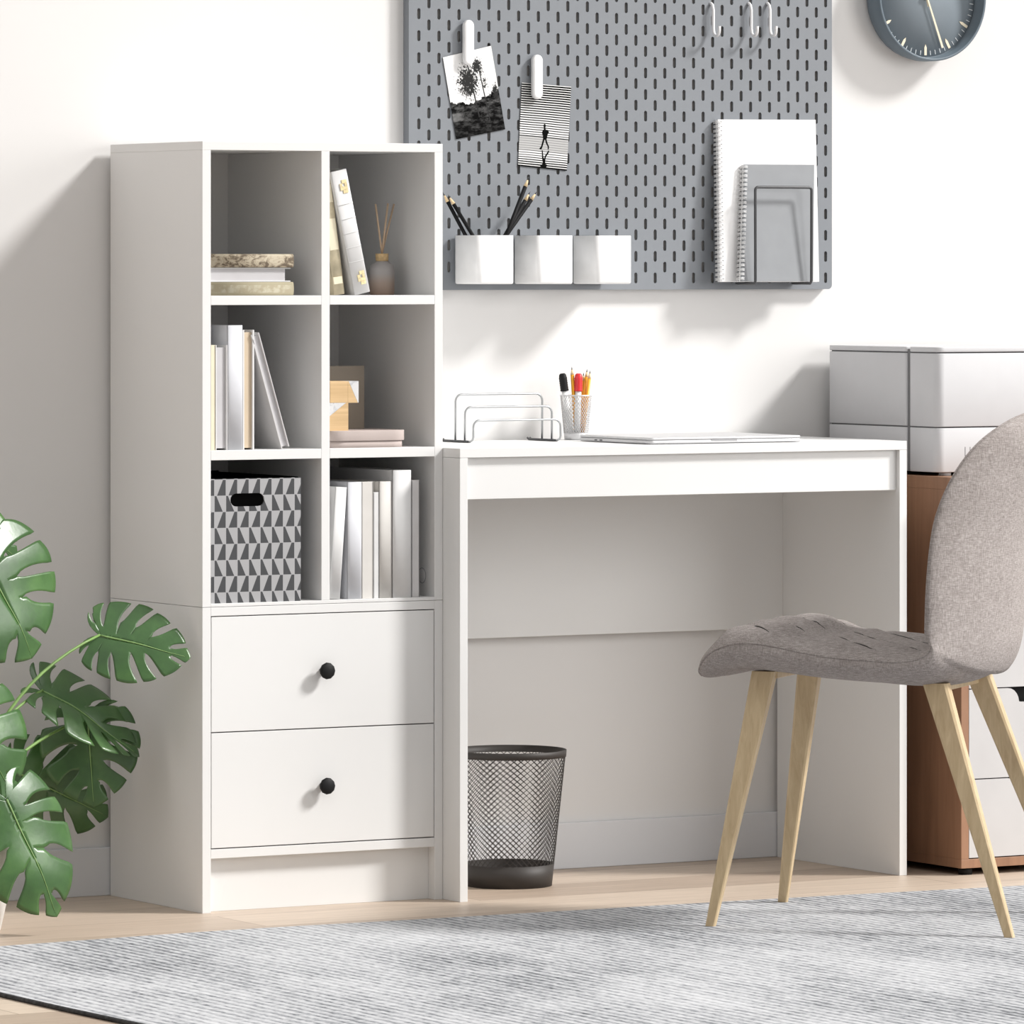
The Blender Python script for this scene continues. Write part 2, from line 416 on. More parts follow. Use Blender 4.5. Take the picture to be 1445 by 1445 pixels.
# ------------------------------------------------------------------ pegboard with real slots
PX0, PX1, PZ0, PZ1, PY = .5768, 1.4563, 1.0240, 1.66, -.020
PT = .003
def pegboard():
    mb = MB(); px, pz = .02014, .0384; sx, sh = .0033, .0096   # half width, half height of a slot
    cx0 = .5968; ncol = 43
    z_ref = 1.0447
    cr = .008
    def hole(x, z):
        pts = []
        for i in range(7): a = PI * i / 6; pts.append((x + sx * math.cos(a), z + sh - sx + sx * math.sin(a)))
        for i in range(7): a = PI + PI * i / 6; pts.append((x + sx * math.cos(a), z - sh + sx + sx * math.sin(a)))
        return pts
    def rect(x0, x1, z0, z1, y):
        mb.face([mb.v((x0, y, z0)), mb.v((x1, y, z0)), mb.v((x1, y, z1)), mb.v((x0, y, z1))])
    left = cx0 - px / 2; right = left + ncol * px
    for y in (PY, PY + PT):
        rect(PX0, left, PZ0 + cr, PZ1, y); rect(right, PX1, PZ0 + cr, PZ1, y)
        # bottom strip with rounded corners
        a = [V((PX0, y, PZ0 + cr))] + arc((PX0 + cr, y, PZ0 + cr), cr, 180, 270, 5, (1, 0, 0), (0, 0, 1)) + arc((PX1 - cr, y, PZ0 + cr), cr, 270, 360, 5, (1, 0, 0), (0, 0, 1))
        mb.face([mb.v(p) for p in a])
    for c in range(ncol):
        x = cx0 + c * px; x0, x1 = x - px / 2, x + px / 2
        zs = z_ref + (0 if c % 2 == 0 else pz / 2)
        rows = int((PZ1 - .012 - zs) / pz) + 1
        zb = PZ0 + cr; zt = zs + rows * pz - pz / 2
        if zs - pz / 2 > zb:
            for y in (PY, PY + PT): rect(x0, x1, zb, zs - pz / 2, y)
        for y in (PY, PY + PT): rect(x0, x1, min(zt, PZ1), PZ1, y)
        for r in range(rows):
            z = zs + r * pz; a, b = max(z - pz / 2, zb), min(z + pz / 2, PZ1); hp = hole(x, z)
            for y in (PY, PY + PT):
                H = [mb.v((p[0], y, p[1])) for p in hp]
                q = [mb.v((x1, y, z)), mb.v((x1, y, b)), mb.v((x0, y, b)), mb.v((x0, y, z)), mb.v((x0, y, a)), mb.v((x1, y, a))]
                mb.face([q[0], q[1], H[3], H[2], H[1], H[0]]); mb.face([q[1], q[2], H[3]]); mb.face([q[2], q[3], H[6], H[5], H[4], H[3]])
                mb.face([q[3], q[4], H[10], H[9], H[8], H[7]]) ; mb.face([q[4], q[5], H[10]]); mb.face([q[5], q[0], H[13], H[12], H[11], H[10]])
                mb.face([q[0], H[0], H[13]]); mb.face([q[3], H[7], H[6]])
            for i in range(14):
                p, qn = hp[i], hp[(i + 1) % 14]
                mb.face([mb.v((p[0], PY, p[1])), mb.v((p[0], PY + PT, p[1])), mb.v((qn[0], PY + PT, qn[1])), mb.v((qn[0], PY, qn[1]))], 0, False)
    out = [(PX0, PZ1), (PX0, PZ0 + cr)] + [(p.x, p.z) for p in arc((PX0 + cr, 0, PZ0 + cr), cr, 180, 270, 5, (1, 0, 0), (0, 0, 1))] + [(p.x, p.z) for p in arc((PX1 - cr, 0, PZ0 + cr), cr, 270, 360, 5, (1, 0, 0), (0, 0, 1))] + [(PX1, PZ1)]
    for (xa, za), (xb, zb2) in zip(out, out[1:] + out[:1]):
        mb.face([mb.v((xa, PY, za)), mb.v((xb, PY, zb2)), mb.v((xb, PY + PT, zb2)), mb.v((xa, PY + PT, za))])
    for (xa, za), (xb, zb2) in zip(out, out[1:] + out[:1]):
        mb.face([mb.v((xa, PY + PT, za)), mb.v((xb, PY + PT, zb2)), mb.v((xb, -.0005, zb2)), mb.v((xa, -.0005, za))])
    return mb
pb = thing('pegboard', ((PX0 + PX1) / 2, 0, PZ0), 'large grey slotted pegboard hung on the wall above the desk', 'pegboard')
pegboard().done('board', 'peg', pb, merge=1e-6)
MB().box(PX0 + .002, PX1 - .002, -.0125, -.0095, PZ0 + .003, PZ1 - .002).done('added_slot_backing', 'slotshade', pb)  # sheet added behind the slots; its grey sets their shaded tone

# ---- clips and photo prints
def clip(u, v0, v1, label):
    c0 = at(u, v0, y=-.034); c1 = at(u, v1, y=-.034); t = thing('photo_clip', (c0.x, PY, c1.z), label, 'clip', 'white clips on the pegboard')
    r = .0102; pts = []
    for i in range(13): a = PI * i / 12; pts.append((c0.x + r * math.cos(a), c0.z - r + r * math.sin(a)))
    for i in range(13): a = PI + PI * i / 12; pts.append((c0.x + r * math.cos(a), c1.z + r + r * math.sin(a)))
    mm = Matrix(((1, 0, 0, 0), (0, 0, -1, 0), (0, 1, 0, 0), (0, 0, 0, 1)))
    MB().prism(pts, .0225, .034, .0035, mat=mm).done('clip_arm', 'gloss', t)
    zt = c0.z - .018
    MB().box(c0.x - .005, c0.x + .005, -.0225, PY, zt - .008, zt + .008, .001).done('clip_mount', 'gloss', t)
    return t
clip(663, 28, 92, 'white rounded clip holding the pine tree photograph'); clip(760, 77, 140, 'white rounded clip holding the striped photograph')
def printed(name, corners, m, label):
    t = MB(); P = [at(u, v, y=-.0217) for u, v in corners]
    t.quad([P[3], P[2], P[1], P[0]], True)
    Q = [p + V((0, .0004, 0)) for p in P]; t.quad([Q[0], Q[1], Q[2], Q[3]])
    for i in range(4): t.quad([P[i], P[(i + 1) % 4], Q[(i + 1) % 4], Q[i]])
    o = t.done(name, m, normals=False); tag(o, label, 'photo'); return o, P
ph1, _ = printed('photo_print', [(625, 81), (693, 64.5), (713, 182.5), (644, 196.5)], 'pine', 'tilted black and white photograph of pine trees clipped to pegboard')
ph2, P2 = printed('photo_print', [(736.5, 116.5), (806, 122.5), (800, 241), (731, 234)], 'stripe', 'black and white photograph of walking silhouette before stripes')
def on2(u, v): return at(u, v, y=-.02185)
fig = MB()
def poly(pts): fig.face([fig.v(on2(u, v)) for u, v in pts])
def ell(cu, cv, a, b): poly([(cu + a * math.cos(2 * PI * i / 14), cv + b * math.sin(2 * PI * i / 14)) for i in range(14)])
ell(768.6, 177.5, 1.7, 2.6)
poly([(767.6, 179), (769.6, 179), (770.2, 183), (773.6, 183.5), (774.6, 187), (772.6, 190.5), (771.8, 195), (771, 197), (766.4, 197), (766, 191), (764.8, 187), (766.2, 183.5), (767.4, 182.5)])
poly([(766.4, 195.5), (768.8, 196), (766.8, 203), (765, 209), (763.4, 211.3), (760.6, 209.8), (763.3, 207), (765, 201)])
poly([(768.8, 195.5), (771, 196), (773, 203), (774.9, 207), (774.6, 210), (773, 211.5), (772.9, 207), (770.4, 202)])
poly([(764.4, 212), (766, 212.3), (766.4, 219), (768, 226), (769.2, 229), (766.6, 232), (765, 224)])
poly([(774, 212), (775, 213.5), (773.6, 217), (770.6, 221), (769.4, 227), (767.4, 228), (768.4, 221), (771.6, 216)])
poly([(766, 228), (769.6, 226), (769.4, 231), (772.4, 233), (770.6, 236.5), (764.4, 236.5), (762, 234), (765.6, 231)])
fo = fig.done('printed_figure', 'inkblack', None, normals=False)
fo.location = fo.location - ph2.location; fo.parent = ph2

# ---- hooks
for i, (u, lab) in enumerate(((1004.5, 'white J shaped peg hook, leftmost of the three'), (1058, 'white J shaped peg hook, middle of the three'), (1084.5, 'white J shaped peg hook, rightmost of the three'))):
    a = at(u, 5, y=-.024); b = at(u + 1.5, 50, y=-.028)
    x = a.x; r = .0028; m = MB()
    zt, zb = a.z, b.z
    pts = [V((x, -.0135, zt + .010)), V((x, -.0160, zt + .0015)), V((x, -.022, zt)), V((x, -.026, zt - .003)), V((x, -.028, zt - .009))] + \
          [V((x, -.029, zb + .012 + (zt - zb - .024) * (1 - k / 4))) for k in range(5)] + \
          [V((x, -.0395 + .0095 * math.cos(q), zb + .0085 - .0095 * math.sin(q))) for q in [PI * k / 8 for k in range(1, 9)]] + [V((x, -.0492, zb + .016))]
    m.tube(pts, r, 10)
    o = m.done('peg_hook', 'hook'); tag(o, lab, 'hook', 'J hooks along the top of the pegboard')

# ---- containers
BZ0, BZ1 = at(700, 401, y=-.11).z, at(700, 332, y=-.11).z
cont = []
for i, (xa, lab) in enumerate(((.6640, 'glossy white pegboard container filled with black pencils'), (.7840, 'empty glossy white container, middle of the pegboard row'), (.9040, 'empty glossy white container, right end of the pegboard row'))):
    x0, x1 = xa, xa + .0745; t = thing('pegboard_container', ((x0 + x1) / 2, -.066, BZ0), lab, 'container', 'white containers hooked on the pegboard')
    m = MB(); r = .009; y0, y1 = -.110, -.0235
    def ring(x0, x1, y0, y1, r, z):
        out = []
        for cx, cy, a0 in ((x1 - r, y1 - r, 0), (x0 + r, y1 - r, 90), (x0 + r, y0 + r, 180), (x1 - r, y0 + r, 270)):
            for k in range(7): a = math.radians(a0 + 15 * k); out.append(m.v((cx + r * math.cos(a), cy + r * math.sin(a), z)))
        return out
    w = .0018
    R = [ring(x0 + .003, x1 - .003, y0 + .003, y1 - .003, r - .003, BZ0), ring(x0 + .0008, x1 - .0008, y0 + .0008, y1 - .0008, r - .0008, BZ0 + .0010), ring(x0, x1, y0, y1, r, BZ0 + .0035), ring(x0, x1, y0, y1, r, BZ1), ring(x0 + w, x1 - w, y0 + w, y1 - w, r - w, BZ1), ring(x0 + w, x1 - w, y0 + w, y1 - w, r - w, BZ0 + .003)]
    for A, B in zip(R, R[1:]):
        for k in range(28): m.face((A[k], A[(k + 1) % 28], B[(k + 1) % 28], B[k]), 0, True)
    m.face(R[0][::-1]); m.face(R[-1])
    m.done('container_cup', 'gloss', t)
    MB().box(x0 + .02, x1 - .02, -.0235, PY, BZ1 - .03, BZ1 - .012, .0005).done('mounting_tab', 'gloss', t)
    cont.append((x0, x1))

def pencil(p0, p1, name, label, mats, group, r=.0036, cone=.019):
    """hexagonal pencil from blunt end p0 to point p1"""
    p0, p1 = V(p0), V(p1); d = (p1 - p0); L = d.length; q = d.to_track_quat('Z', 'Y').to_matrix().to_4x4(); mm = Matrix.Translation(p0) @ q
    t = thing(name, p0, label, 'pencil', group)
    MB().lathe([(0, 0), (r, 0), (r, L - cone), (0, L - cone)], n=6, mat=mm).done('shaft', mats[0], t)
    MB().lathe([(0, L - cone), (r, L - cone), (r * .36, L - cone * .36), (0, L - cone * .36)], n=12, mat=mm).done('wood_tip', mats[1], t)
    MB().lathe([(0, L - cone * .36), (r * .36, L - cone * .36), (.0002, L), (0, L)], n=8, mat=mm).done('lead', mats[2], t)
    return t
bp = ('pencilblack', 'pencilwood', 'lead')
gz = BZ0 + .0055
for (bu, by, tu, tv, ty, lab) in ((691, -.070, 624.5, 271, -.034, 'black pencil leaning furthest left, tip half behind bookcase'), (706, -.078, 632, 274.5, -.040, 'black pencil leaning left, just right of another'),
                                 (690, -.085, 746.5, 249.5, -.078, 'tallest black pencil leaning right in white container'), (676, -.066, 748.5, 270, -.070, 'black pencil leaning right behind the tallest one'), (669, -.048, 758, 270, -.050, 'black pencil leaning furthest right in white container')):
    p1 = at(tu, tv, y=ty); bxp = at(bu, 396, y=by)
    pencil((bxp.x, by, gz), p1, 'black_pencil', lab, bp, 'black pencils in the pegboard container')

# ---- spiral notebooks and wire holder
def notebook(name, TL, TR, BR, BL, ytop, ybot, thick, cover, label, n, rc, hole=True):
    A, B, C, D = at(*TL, y=ytop), at(*TR, y=ytop), at(*BR, y=ybot), at(*BL, y=ybot)
    t = thing(name, (A + B + C + D) / 4, label, 'notebook')
    nrm = (B - A).cross(D - A).normalized()
    if nrm.y > 0: nrm = -nrm
    def slab(nm, f0, f1, m, ins=0):
        mb = MB(); e = (B - A).normalized() * ins
        P = [q + nrm * f0 for q in (A, B - e, C - e, D)]; Q = [q + nrm * f1 for q in (A, B - e, C - e, D)]
        mb.quad(P); mb.quad(Q)
        for i in range(4): mb.quad([P[i], P[(i + 1) % 4], Q[(i + 1) % 4], Q[i]])
        return mb.done(nm, m, t, merge=1e-7)
    slab('back_cover', -thick, -thick + .0008, cover); slab('page_block', -thick + .0009, -.0009, 'paper', .001); slab('front_cover', -.0008, 0, cover)
    co = MB(); ho = MB(); ex = (B - A).normalized()
    for i in range(n):
        f = (i + .6) / (n + .2); p = A.lerp(D, f); dz = (D - A).normalized() * .0012
        for s in (-1, 1):
            c = p + ex * .002 - nrm * (thick / 2) + dz * s
            pts = [c + ex * (rc * math.cos(a)) + nrm * (rc * math.sin(a)) for a in [math.radians(50 + 260 * k / 12) for k in range(13)]]
            co.tube(pts, .0008, 5, cap=False)
        if hole:
            h = p + ex * .0068 + nrm * .0003; ez = (D - A).normalized()
            ho.quad([h - ex * .0014 - ez * .0014, h + ex * .0014 - ez * .0014, h + ex * .0014 + ez * .0014, h - ex * .0014 + ez * .0014])
    co.done('spiral_binding', 'coil', t)
    if hole: ho.done('punched_holes', 'lead', t, normals=False)
    return t
notebook('spiral_notebook', (1013, 168.5), (1151, 169), (1156, 397.5), (1016, 397.5), -.030, -.056, .008, 'paper', 'tall white spiral notebook at the back of wire holder', 36, .0078)
notebook('spiral_notebook', (1050, 232), (1149, 232.5), (1147.5, 397), (1045, 397), -.045, -.072, .007, 'greycover', 'small grey spiral notebook in front of the white one', 26, .0070, False)
wh = MB(); yh = -.082
a = at(1066, 264, y=-.074); b = at(1145.5, 264, y=-.074); bl = at(1066, 400, y=yh); br = at(1145, 400, y=yh); rr = .006
zb = bl.z; xl, xr = bl.x, br.x; zt = a.z; xl2, xr2 = a.x, b.x
pts = [V((xl - .001, -.0165, zb + .002)), V((xl, -.024, zb)), V((xl, yh + .004, zb)), V((xl, yh, zb + .004))]
pts += arc((xl2 + rr, -.0735, zt - rr), rr, 180, 90, 6, (1, 0, 0), (0, 0, 1)) + arc((xr2 - rr, -.0735, zt - rr), rr, 90, 0, 6, (1, 0, 0), (0, 0, 1))
pts += [V((xr, yh, zb + .004)), V((xr, yh + .004, zb)), V((xr, -.024, zb)), V((xr - .001, -.0165, zb + .002))]
wht = thing('wire_holder', ((xl + xr) / 2, -.05, zb), 'dark wire holder hooked on the pegboard, holding notebooks', 'holder')
MB().tube(pts, .0026, 8).done('front_frame', 'wire', wht)
MB().tube([V((xl - .001, -.0165, zb + .004)), V((xl - .001, -.026, zb + .0042)), V((xr + .001, -.026, zb + .0042)), V((xr + .001, -.0165, zb + .004))], .0018, 8).done('rear_wire', 'wire', wht)

# ------------------------------------------------------------------ clock
CX, CZ, CYF, CR = 1.6545, 1.5575, -.054, .1178
ck = thing('wall_clock', (CX, 0, CZ - CR), 'round slate blue wall clock with cream hour marks', 'clock')
cm = Matrix.Translation((CX, 0, CZ)) @ Matrix.Rotation(PI / 2, 4, 'X')
MB().lathe([(0, .0), (CR - .012, .0), (CR - .003, .008), (CR, .022), (CR, .053), (CR - .001, .054), (CR - .004, .054), (CR - .005, .053), (CR - .0055, .0290), (CR - .012, .0280), (0, .0280)], n=96, mat=cm).done('case', 'case', ck)
YD = -.0286
MB().lathe([(0, .0286), (CR - .0058, .0286), (CR - .0058, .0281), (0, .0281)], n=96, mat=cm).done('dial', 'dial', ck)
def cpt(r, ang, y): a = math.radians(ang); return V((CX + r * math.sin(a), y, CZ + r * math.cos(a)))
def bar(mb, r0, r1, ang, w0, w1, y, point=0, th=.0006):
    a = math.radians(ang); tx = V((math.cos(a), 0, -math.sin(a))); P = [cpt(r1, ang, y) - tx * w1, cpt(r1, ang, y) + tx * w1, cpt(r0 + point, ang, y) + tx * w0]
    if point: P.append(cpt(r0, ang, y))
    P.append(cpt(r0 + point, ang, y) - tx * w0)
    Q = [p + V((0, th, 0)) for p in P]; n = len(P)
    mb.face([mb.v(p) for p in P]); mb.face([mb.v(p) for p in Q])
    for i in range(n): mb.face([mb.v(p) for p in (P[i], P[(i + 1) % n], Q[(i + 1) % n], Q[i])])
for h in range(12):
    mb = MB(); bar(mb, .0865, .1065, h * 30, .0026, .0026, YD - .0009, .006); mb.done('hour_mark', 'lume', ck, merge=1e-7)
mb = MB()
for k in range(60):
    if k % 5: bar(mb, .0985, .1065, k * 6, .0006, .0006, YD - .0007)
mb.done('minute_marks', 'tick', ck, merge=1e-7)
mb = MB(); bar(mb, -.018, .0985, 159.5, .0014, .0022, YD - .0060, 0, .001); mb.done('minute_hand', 'lume', ck, merge=1e-7)
mb = MB(); bar(mb, -.018, .064, 165 - 0 + 180, .0016, .0028, YD - .0040, 0, .001); mb.done('hour_hand', 'lume', ck, merge=1e-7)
MB().lathe([(0, .0286), (.005, .0286), (.005, .036), (0, .036)], n=20, mat=cm).done('hand_pin', 'lume', ck)

# ------------------------------------------------------------------ books and things in the bookcase
def book_v(name, label, x0, x1, ztop, z0, yf, depth, mats, lean=0, pivot='R', fore=False, group=None, cov=.0018, rnd=.0):
    """upright book. mats = (cover, pages). fore=True: page edges face the room, else the spine does.
       lean in radians, positive tips the top towards -x."""
    h = ztop - z0; y1 = yf + depth
    px = x1 if pivot == 'R' else x0
    rm = Matrix.Translation((px, 0, z0)) @ Matrix.Rotation(-lean, 4, 'Y') @ Matrix.Translation((-px, 0, -z0))
    dz = 0
    if lean > 0 and pivot == 'R': # lowest corner is x0 side?  rotate about right-bottom: left-bottom goes below
        dz = (x1 - x0) * math.sin(lean)
    if lean < 0 and pivot == 'L': dz = (x1 - x0) * math.sin(-lean)
    rm = Matrix.Translation((0, 0, dz if lean else 0)) @ rm
    c = V(((x0 + x1) / 2, yf + depth / 2, z0))
    t = thing(name, c, label, 'book', group)
    m = MB()
    for a, b in ((x0, x0 + cov), (x1 - cov, x1)): m.box(a, b, yf, y1, z0, z0 + h, .0004, rot=rm)
    if not fore:
        if rnd:
            n = 8; pts = []
            for i in range(n + 1): a = PI * i / n; pts.append(((x0 + x1) / 2 - (x1 - x0) / 2 * math.cos(a), yf - rnd * math.sin(a)))
            pts += [(x1, yf + cov), (x0, yf + cov)]
            m.prism(pts, z0, z0 + h, 0, mat=rm)
        else: m.box(x0, x1, yf, yf + cov, z0, z0 + h, .0005, rot=rm)
    else: m.box(x0, x1, y1 - cov, y1, z0, z0 + h, .0004, rot=rm)
    m.done('cover', mats[0], t)
    p = MB(); p.box(x0 + cov, x1 - cov, yf + (.004 if fore else cov), y1 - (cov if fore else .004), z0 + .003, z0 + h - .004, rot=rm); p.done('page_block', mats[1], t)
    return t, rm
def book_h(name, label, x0, x1, y0, y1, z0, z1, mats, fore=False, rnd=.003, cov=.0022):
    t = thing(name, ((x0 + x1) / 2, (y0 + y1) / 2, z0), label, 'book'); m = MB()
    m.box(x0, x1, y0, y1, z0, z0 + cov, .0006); m.box(x0, x1, y0, y1, z1 - cov, z1, .0006)
    if not fore:
        n = 8; pts = [(y0 - rnd * math.sin(PI * i / n), (z0 + z1) / 2 - (z1 - z0) / 2 * math.cos(PI * i / n)) for i in range(n + 1)] + [(y0 + cov, z1), (y0 + cov, z0)]
        m.prism([(p[0], p[1]) for p in pts], x0, x1, 0, mat=Matrix(((0, 0, 1, 0), (1, 0, 0, 0), (0, 1, 0, 0), (0, 0, 0, 1))))
    else: m.box(x0, x1, y1 - cov, y1, z0, z1, .0004)
    m.done('cover', mats[0], t)
    MB().box(x0 + .004, x1 - (.009 if fore else .004), y0 + (.0035 if fore else cov), y1 - cov, z0 + cov, z1 - cov).done('page_block', mats[1], t); return t
def U(u, y, v=700): return at(u, v, y=y).x
Z1 = 1.017; Z2 = .762; Z3 = FL
# top left: three lying books
ys = -.335
zA = at(350, 398, y=ys).z; zB = at(350, 377.5, y=ys).z; zC = at(350, 358.5, y=ys).z; xe = U(413.5, ys)
book_h('book', 'tan cloth book at the bottom of the lying stack of three', .022, xe, ys, ys + .15, Z1, zA, ('tooled', 'pages'))
book_h('book', 'middle lying book showing its pale grey page edges', .022, U(411, ys), ys + .002, ys + .15, zA, zB, ('whitebook', 'pages'), fore=True)
book_h('book', 'antique cream book with brown ornament, top of lying stack', .022, xe, ys, ys + .15, zB, zC, ('antique', 'pages'))
# top right: two leaning books and diffuser
yl = -.33
lean = math.atan2(33 / .745, 169 / .845) * 1.0
p = at(496, 416, y=yl); q = at(522, 409, y=yl)
wd = .0298
tb, rm = book_v('book', 'white bound book with gold emblems leaning left in top cubby', q.x - wd, q.x, Z1 + .2105, Z1, yl, .15, ('whitebook', 'pages'), lean=lean, rnd=.003)
for zc in (.183, .027):
    gd = MB()
    for k in range(3):
        for j in range(4):
            if (k + j) % 3 == 0 and j != 1: continue
            gx = q.x - wd + .0125 + k * .0046; gzz = Z1 + zc - .009 + j * .0056; w_ = .0024
            gd.box(gx - w_, gx + w_, yl - .0040, yl - .0030, gzz - .0030, gzz + .0030, 0, rot=rm)
    gd.done('gold_emblem', 'gold', tb)
rb = MB()
for k in range(5):
    zz = Z1 + .055 + k * .0245
    rb.tube([rm @ V((q.x - wd / 2 - wd / 2 * math.cos(a) * 1.0, yl - .0033 * math.sin(a) - .0002, zz)) for a in [PI * i / 10 for i in range(11)]], .0006, 5)
rb.done('raised_bands', 'whitebook', tb)
yt = -.320; wd2 = .0205; x2 = U(486.3, yt)
tb2, rm2 = book_v('book', 'tan antique book leaning left against the cubby divider', x2 - wd2, x2, Z1 + .212, Z1, yt, .14, ('tan', 'pages'), lean=.135, rnd=.003)
for za, zb_ in ((.155, .185), (.075, .128), (.018, .030)): MB().box(x2 - wd2 + .001, x2 - .003, yt - .0036, yt + .0016, Z1 + za, Z1 + zb_, .0004, rot=rm2).done('paper_label', 'cream', tb2)
dc = at(539, 412, y=-.255)
df = thing('reed_diffuser', (dc.x, -.255, Z1), 'frosted reed diffuser bottle beside the white leaning book', 'diffuser')
k_ = 1 / 838.
MB().lathe([(0, 0), (.0195, 0), (.0212, .003), (.0212, .043), (.019, .051), (.0125, .0545), (.010, .0575), (.010, .060), (0, .060)], (dc.x, -.255, Z1), 32).done('bottle', 'bottle', df)
MB().lathe([(0, .0572), (.0105, .0572), (.0112, .066), (.0112, .070), (0, .070)], (dc.x, -.255, Z1), 24).done('cork_collar', 'cork', df)
for u, v, y in ((530, 288, -.257), (547.5, 287, -.262), (556, 288, -.248)):
    e = at(u, v, y=y); MB().tube([V((dc.x + (dc.x - e.x) * .05, -.255, Z1 + .066)), e], .0017, 7).done('reed', 'reed', df)
# middle left: five books
yb = -.345
g3 = 'books in the middle left cubby'
book_v('book', 'short cream book at the left end of middle left cubby', .0185, U(304, yb), at(300, 487, y=yb).z, Z2, yb, .13, ('cream', 'pages'))
book_v('book', 'short pale book showing page edges beside the cream book', U(304.3, yb), U(321, yb), at(310, 487, y=yb).z, Z2, yb, .13, ('whitebook', 'pages'), fore=True)
xt0 = U(321, yb) + .0005; xt1 = U(342, yb)
book_v('book', 'tallest cool white book standing in middle left cubby', xt0, xt1, at(330, 459, y=yb).z, Z2, yb, .20, ('coolwhite', 'pages'), rnd=.0025)
book_v('book', 'white book with beige page edges right of the tallest', xt1 + .0006, U(358.8, yb), at(350, 465.5, y=yb).z, Z2, yb, .15, ('whitebook', 'beige'), fore=True, cov=.0032)
ln = math.atan2((408.5 - 366) / .745, (628 - 467) / .85)
xb = U(408.5, yb)
book_v('book', 'pale grey book leaning left on the upright books', xb - .0155, xb, Z2 + .198, Z2, yb, .15, ('greycov', 'pages'), lean=ln, fore=True)
# middle right: blocks, card, box
yq = -.342
xr_ = U(580, yq, 620); zl = at(520, 622, y=yq).z; zt_ = at(520, 607.5, y=yq).z
kb = thing('keepsake_box', (DX1 + .06, -.25, Z2), 'low mauve taupe box with overhanging lid in middle cubby', 'box')
MB().vbox(DX1 + .006, xr_ - .0035, yq + .0025, -.20, Z2, zl - .0004, .03, 8).done('box_base', 'taupebox', kb)
MB().vbox(DX1 + .0035, xr_, yq, -.1975, zl, zt_, .032, 8, .001).done('lid', 'taupebox', kb)
cb = at(513, 603, y=-.235); cbt = at(513, 516, y=-.235)
o = MB().box(DX1 + .0035, cb.x, -.238, -.228, zt_, cbt.z, .0006, rot=None).done('card_panel', 'taupe'); tag(o, 'plain dark taupe card panel standing behind the wooden blocks', 'panel')
y_b = -.333
bl_ = thing('decor_block', (DX1 + .02, y_b + .02, zt_), 'lower wood and marble block standing on the taupe box', 'block', 'wood and marble blocks')
zk = at(480, 568.5, y=y_b).z; x0b, x1b = DX1 + .0025, U(491.5, y_b)
mm = Matrix(((1, 0, 0, 0), (0, 0, -1, 0), (0, 1, 0, 0), (0, 0, 0, 1)))
def yprism(pts, y0, y1, name, m, par):   # polygon in (x, z), from front y0 back to y1
    return MB().prism(pts, -y1, -y0, mat=mm).done(name, m, par)
yprism([(x0b, zt_), (x1b, zt_), (x1b, zk), (x1b - .004, zk), (x0b, zt_ + (zk - zt_) * .40)], y_b, y_b + .036, 'wooden_half', 'blockwood', bl_)
yprism([(x0b, zt_ + (zk - zt_) * .40 + .0003), (x1b - .0043, zk), (x0b, zk)], y_b, y_b + .036, 'marble_half', 'marble', bl_)
zk2 = at(480, 538, y=y_b).z
x0c = U(466, y_b); xm = U(491, y_b); x1c = U(506, y_b); bu_ = thing('decor_block', ((x0c + x1c) / 2, y_b + .02, zk), 'upper wood and marble block balanced on the lower block', 'block', 'wood and marble blocks')
MB().box(x0c, xm, y_b, y_b + .034, zk, zk2, .0006).done('wooden_half', 'blockwood', bu_)
yprism([(xm + .0001, zk), (x1c - .0015, zk), (xm + .0012, zk2), (xm + .0001, zk2)], y_b, y_b + .034, 'wooden_half', 'blockwood', bu_)
yprism([(x1c - .0012, zk), (x1c, zk), (x1c, zk2), (xm + .0015, zk2)], y_b, y_b + .034, 'marble_half', 'marble', bu_)
# bottom left: patterned storage box
xs0, xs1 = .0185, U(424, -.347); yb0 = -.348; zbx = at(360, 675, y=yb0).z
sb = thing('storage_box', ((xs0 + xs1) / 2, -.2, Z3), 'grey triangle patterned storage box with slot handle', 'box')
def slotbox():
    m = MB(); hx0, hx1 = U(325, yb0), U(373, yb0); hz1 = at(348, 696, y=yb0).z; hz0 = at(348, 714.5, y=yb0).z
    r = (hz1 - hz0) / 2; cz = (hz0 + hz1) / 2; H = []
    for i in range(9): a = -PI / 2 + PI * i / 8; H.append((hx1 - r + r * math.cos(a), cz + r * math.sin(a)))
    for i in range(9): a = PI / 2 + PI * i / 8; H.append((hx0 + r + r * math.cos(a), cz + r * math.sin(a)))
    O = [(xs1, Z3), (xs1, cz), (xs1, zbx), (xs0, zbx), (xs0, cz), (xs0, Z3)]
    for y in (yb0, yb0 + .003):
        h = [m.v((x, y, z)) for x, z in H]; o = [m.v((x, y, z)) for x, z in O]
        m.face([o[1]] + [o[2]] + h[4:9][::-1]); m.face([o[2], o[3]] + [h[9], h[8]]); m.face([o[3], o[4]] + h[9:14][::-1])
        m.face([o[4], o[5]] + h[13:18][::-1]); m.face([o[5], o[0], h[0], h[17]]); m.face([o[0], o[1]] + h[0:5][::-1])
    for i in range(18):
        p, q = H[i], H[(i + 1) % 18]; m.quad([(p[0], yb0, p[1]), (q[0], yb0, q[1]), (q[0], yb0 + .003, q[1]), (p[0], yb0 + .003, p[1])])
    for i in range(6):
        p, q = O[i], O[(i + 1) % 6]; m.quad([(p[0], yb0, p[1]), (q[0], yb0, q[1]), (q[0], yb0 + .003, q[1]), (p[0], yb0 + .003, p[1])])
    return m
slotbox().done('front_panel', 'trap', sb, merge=1e-6)
m = MB(); m.box(xs0, xs0 + .003, yb0 + .003, -.06, Z3, zbx); m.box(xs1 - .003, xs1, yb0 + .003, -.06, Z3, zbx); m.box(xs0, xs1, -.06, -.057, Z3, zbx); m.box(xs0 + .003, xs1 - .003, yb0 + .003, -.06, Z3, Z3 + .003); m.done('box_shell', 'trap', sb)
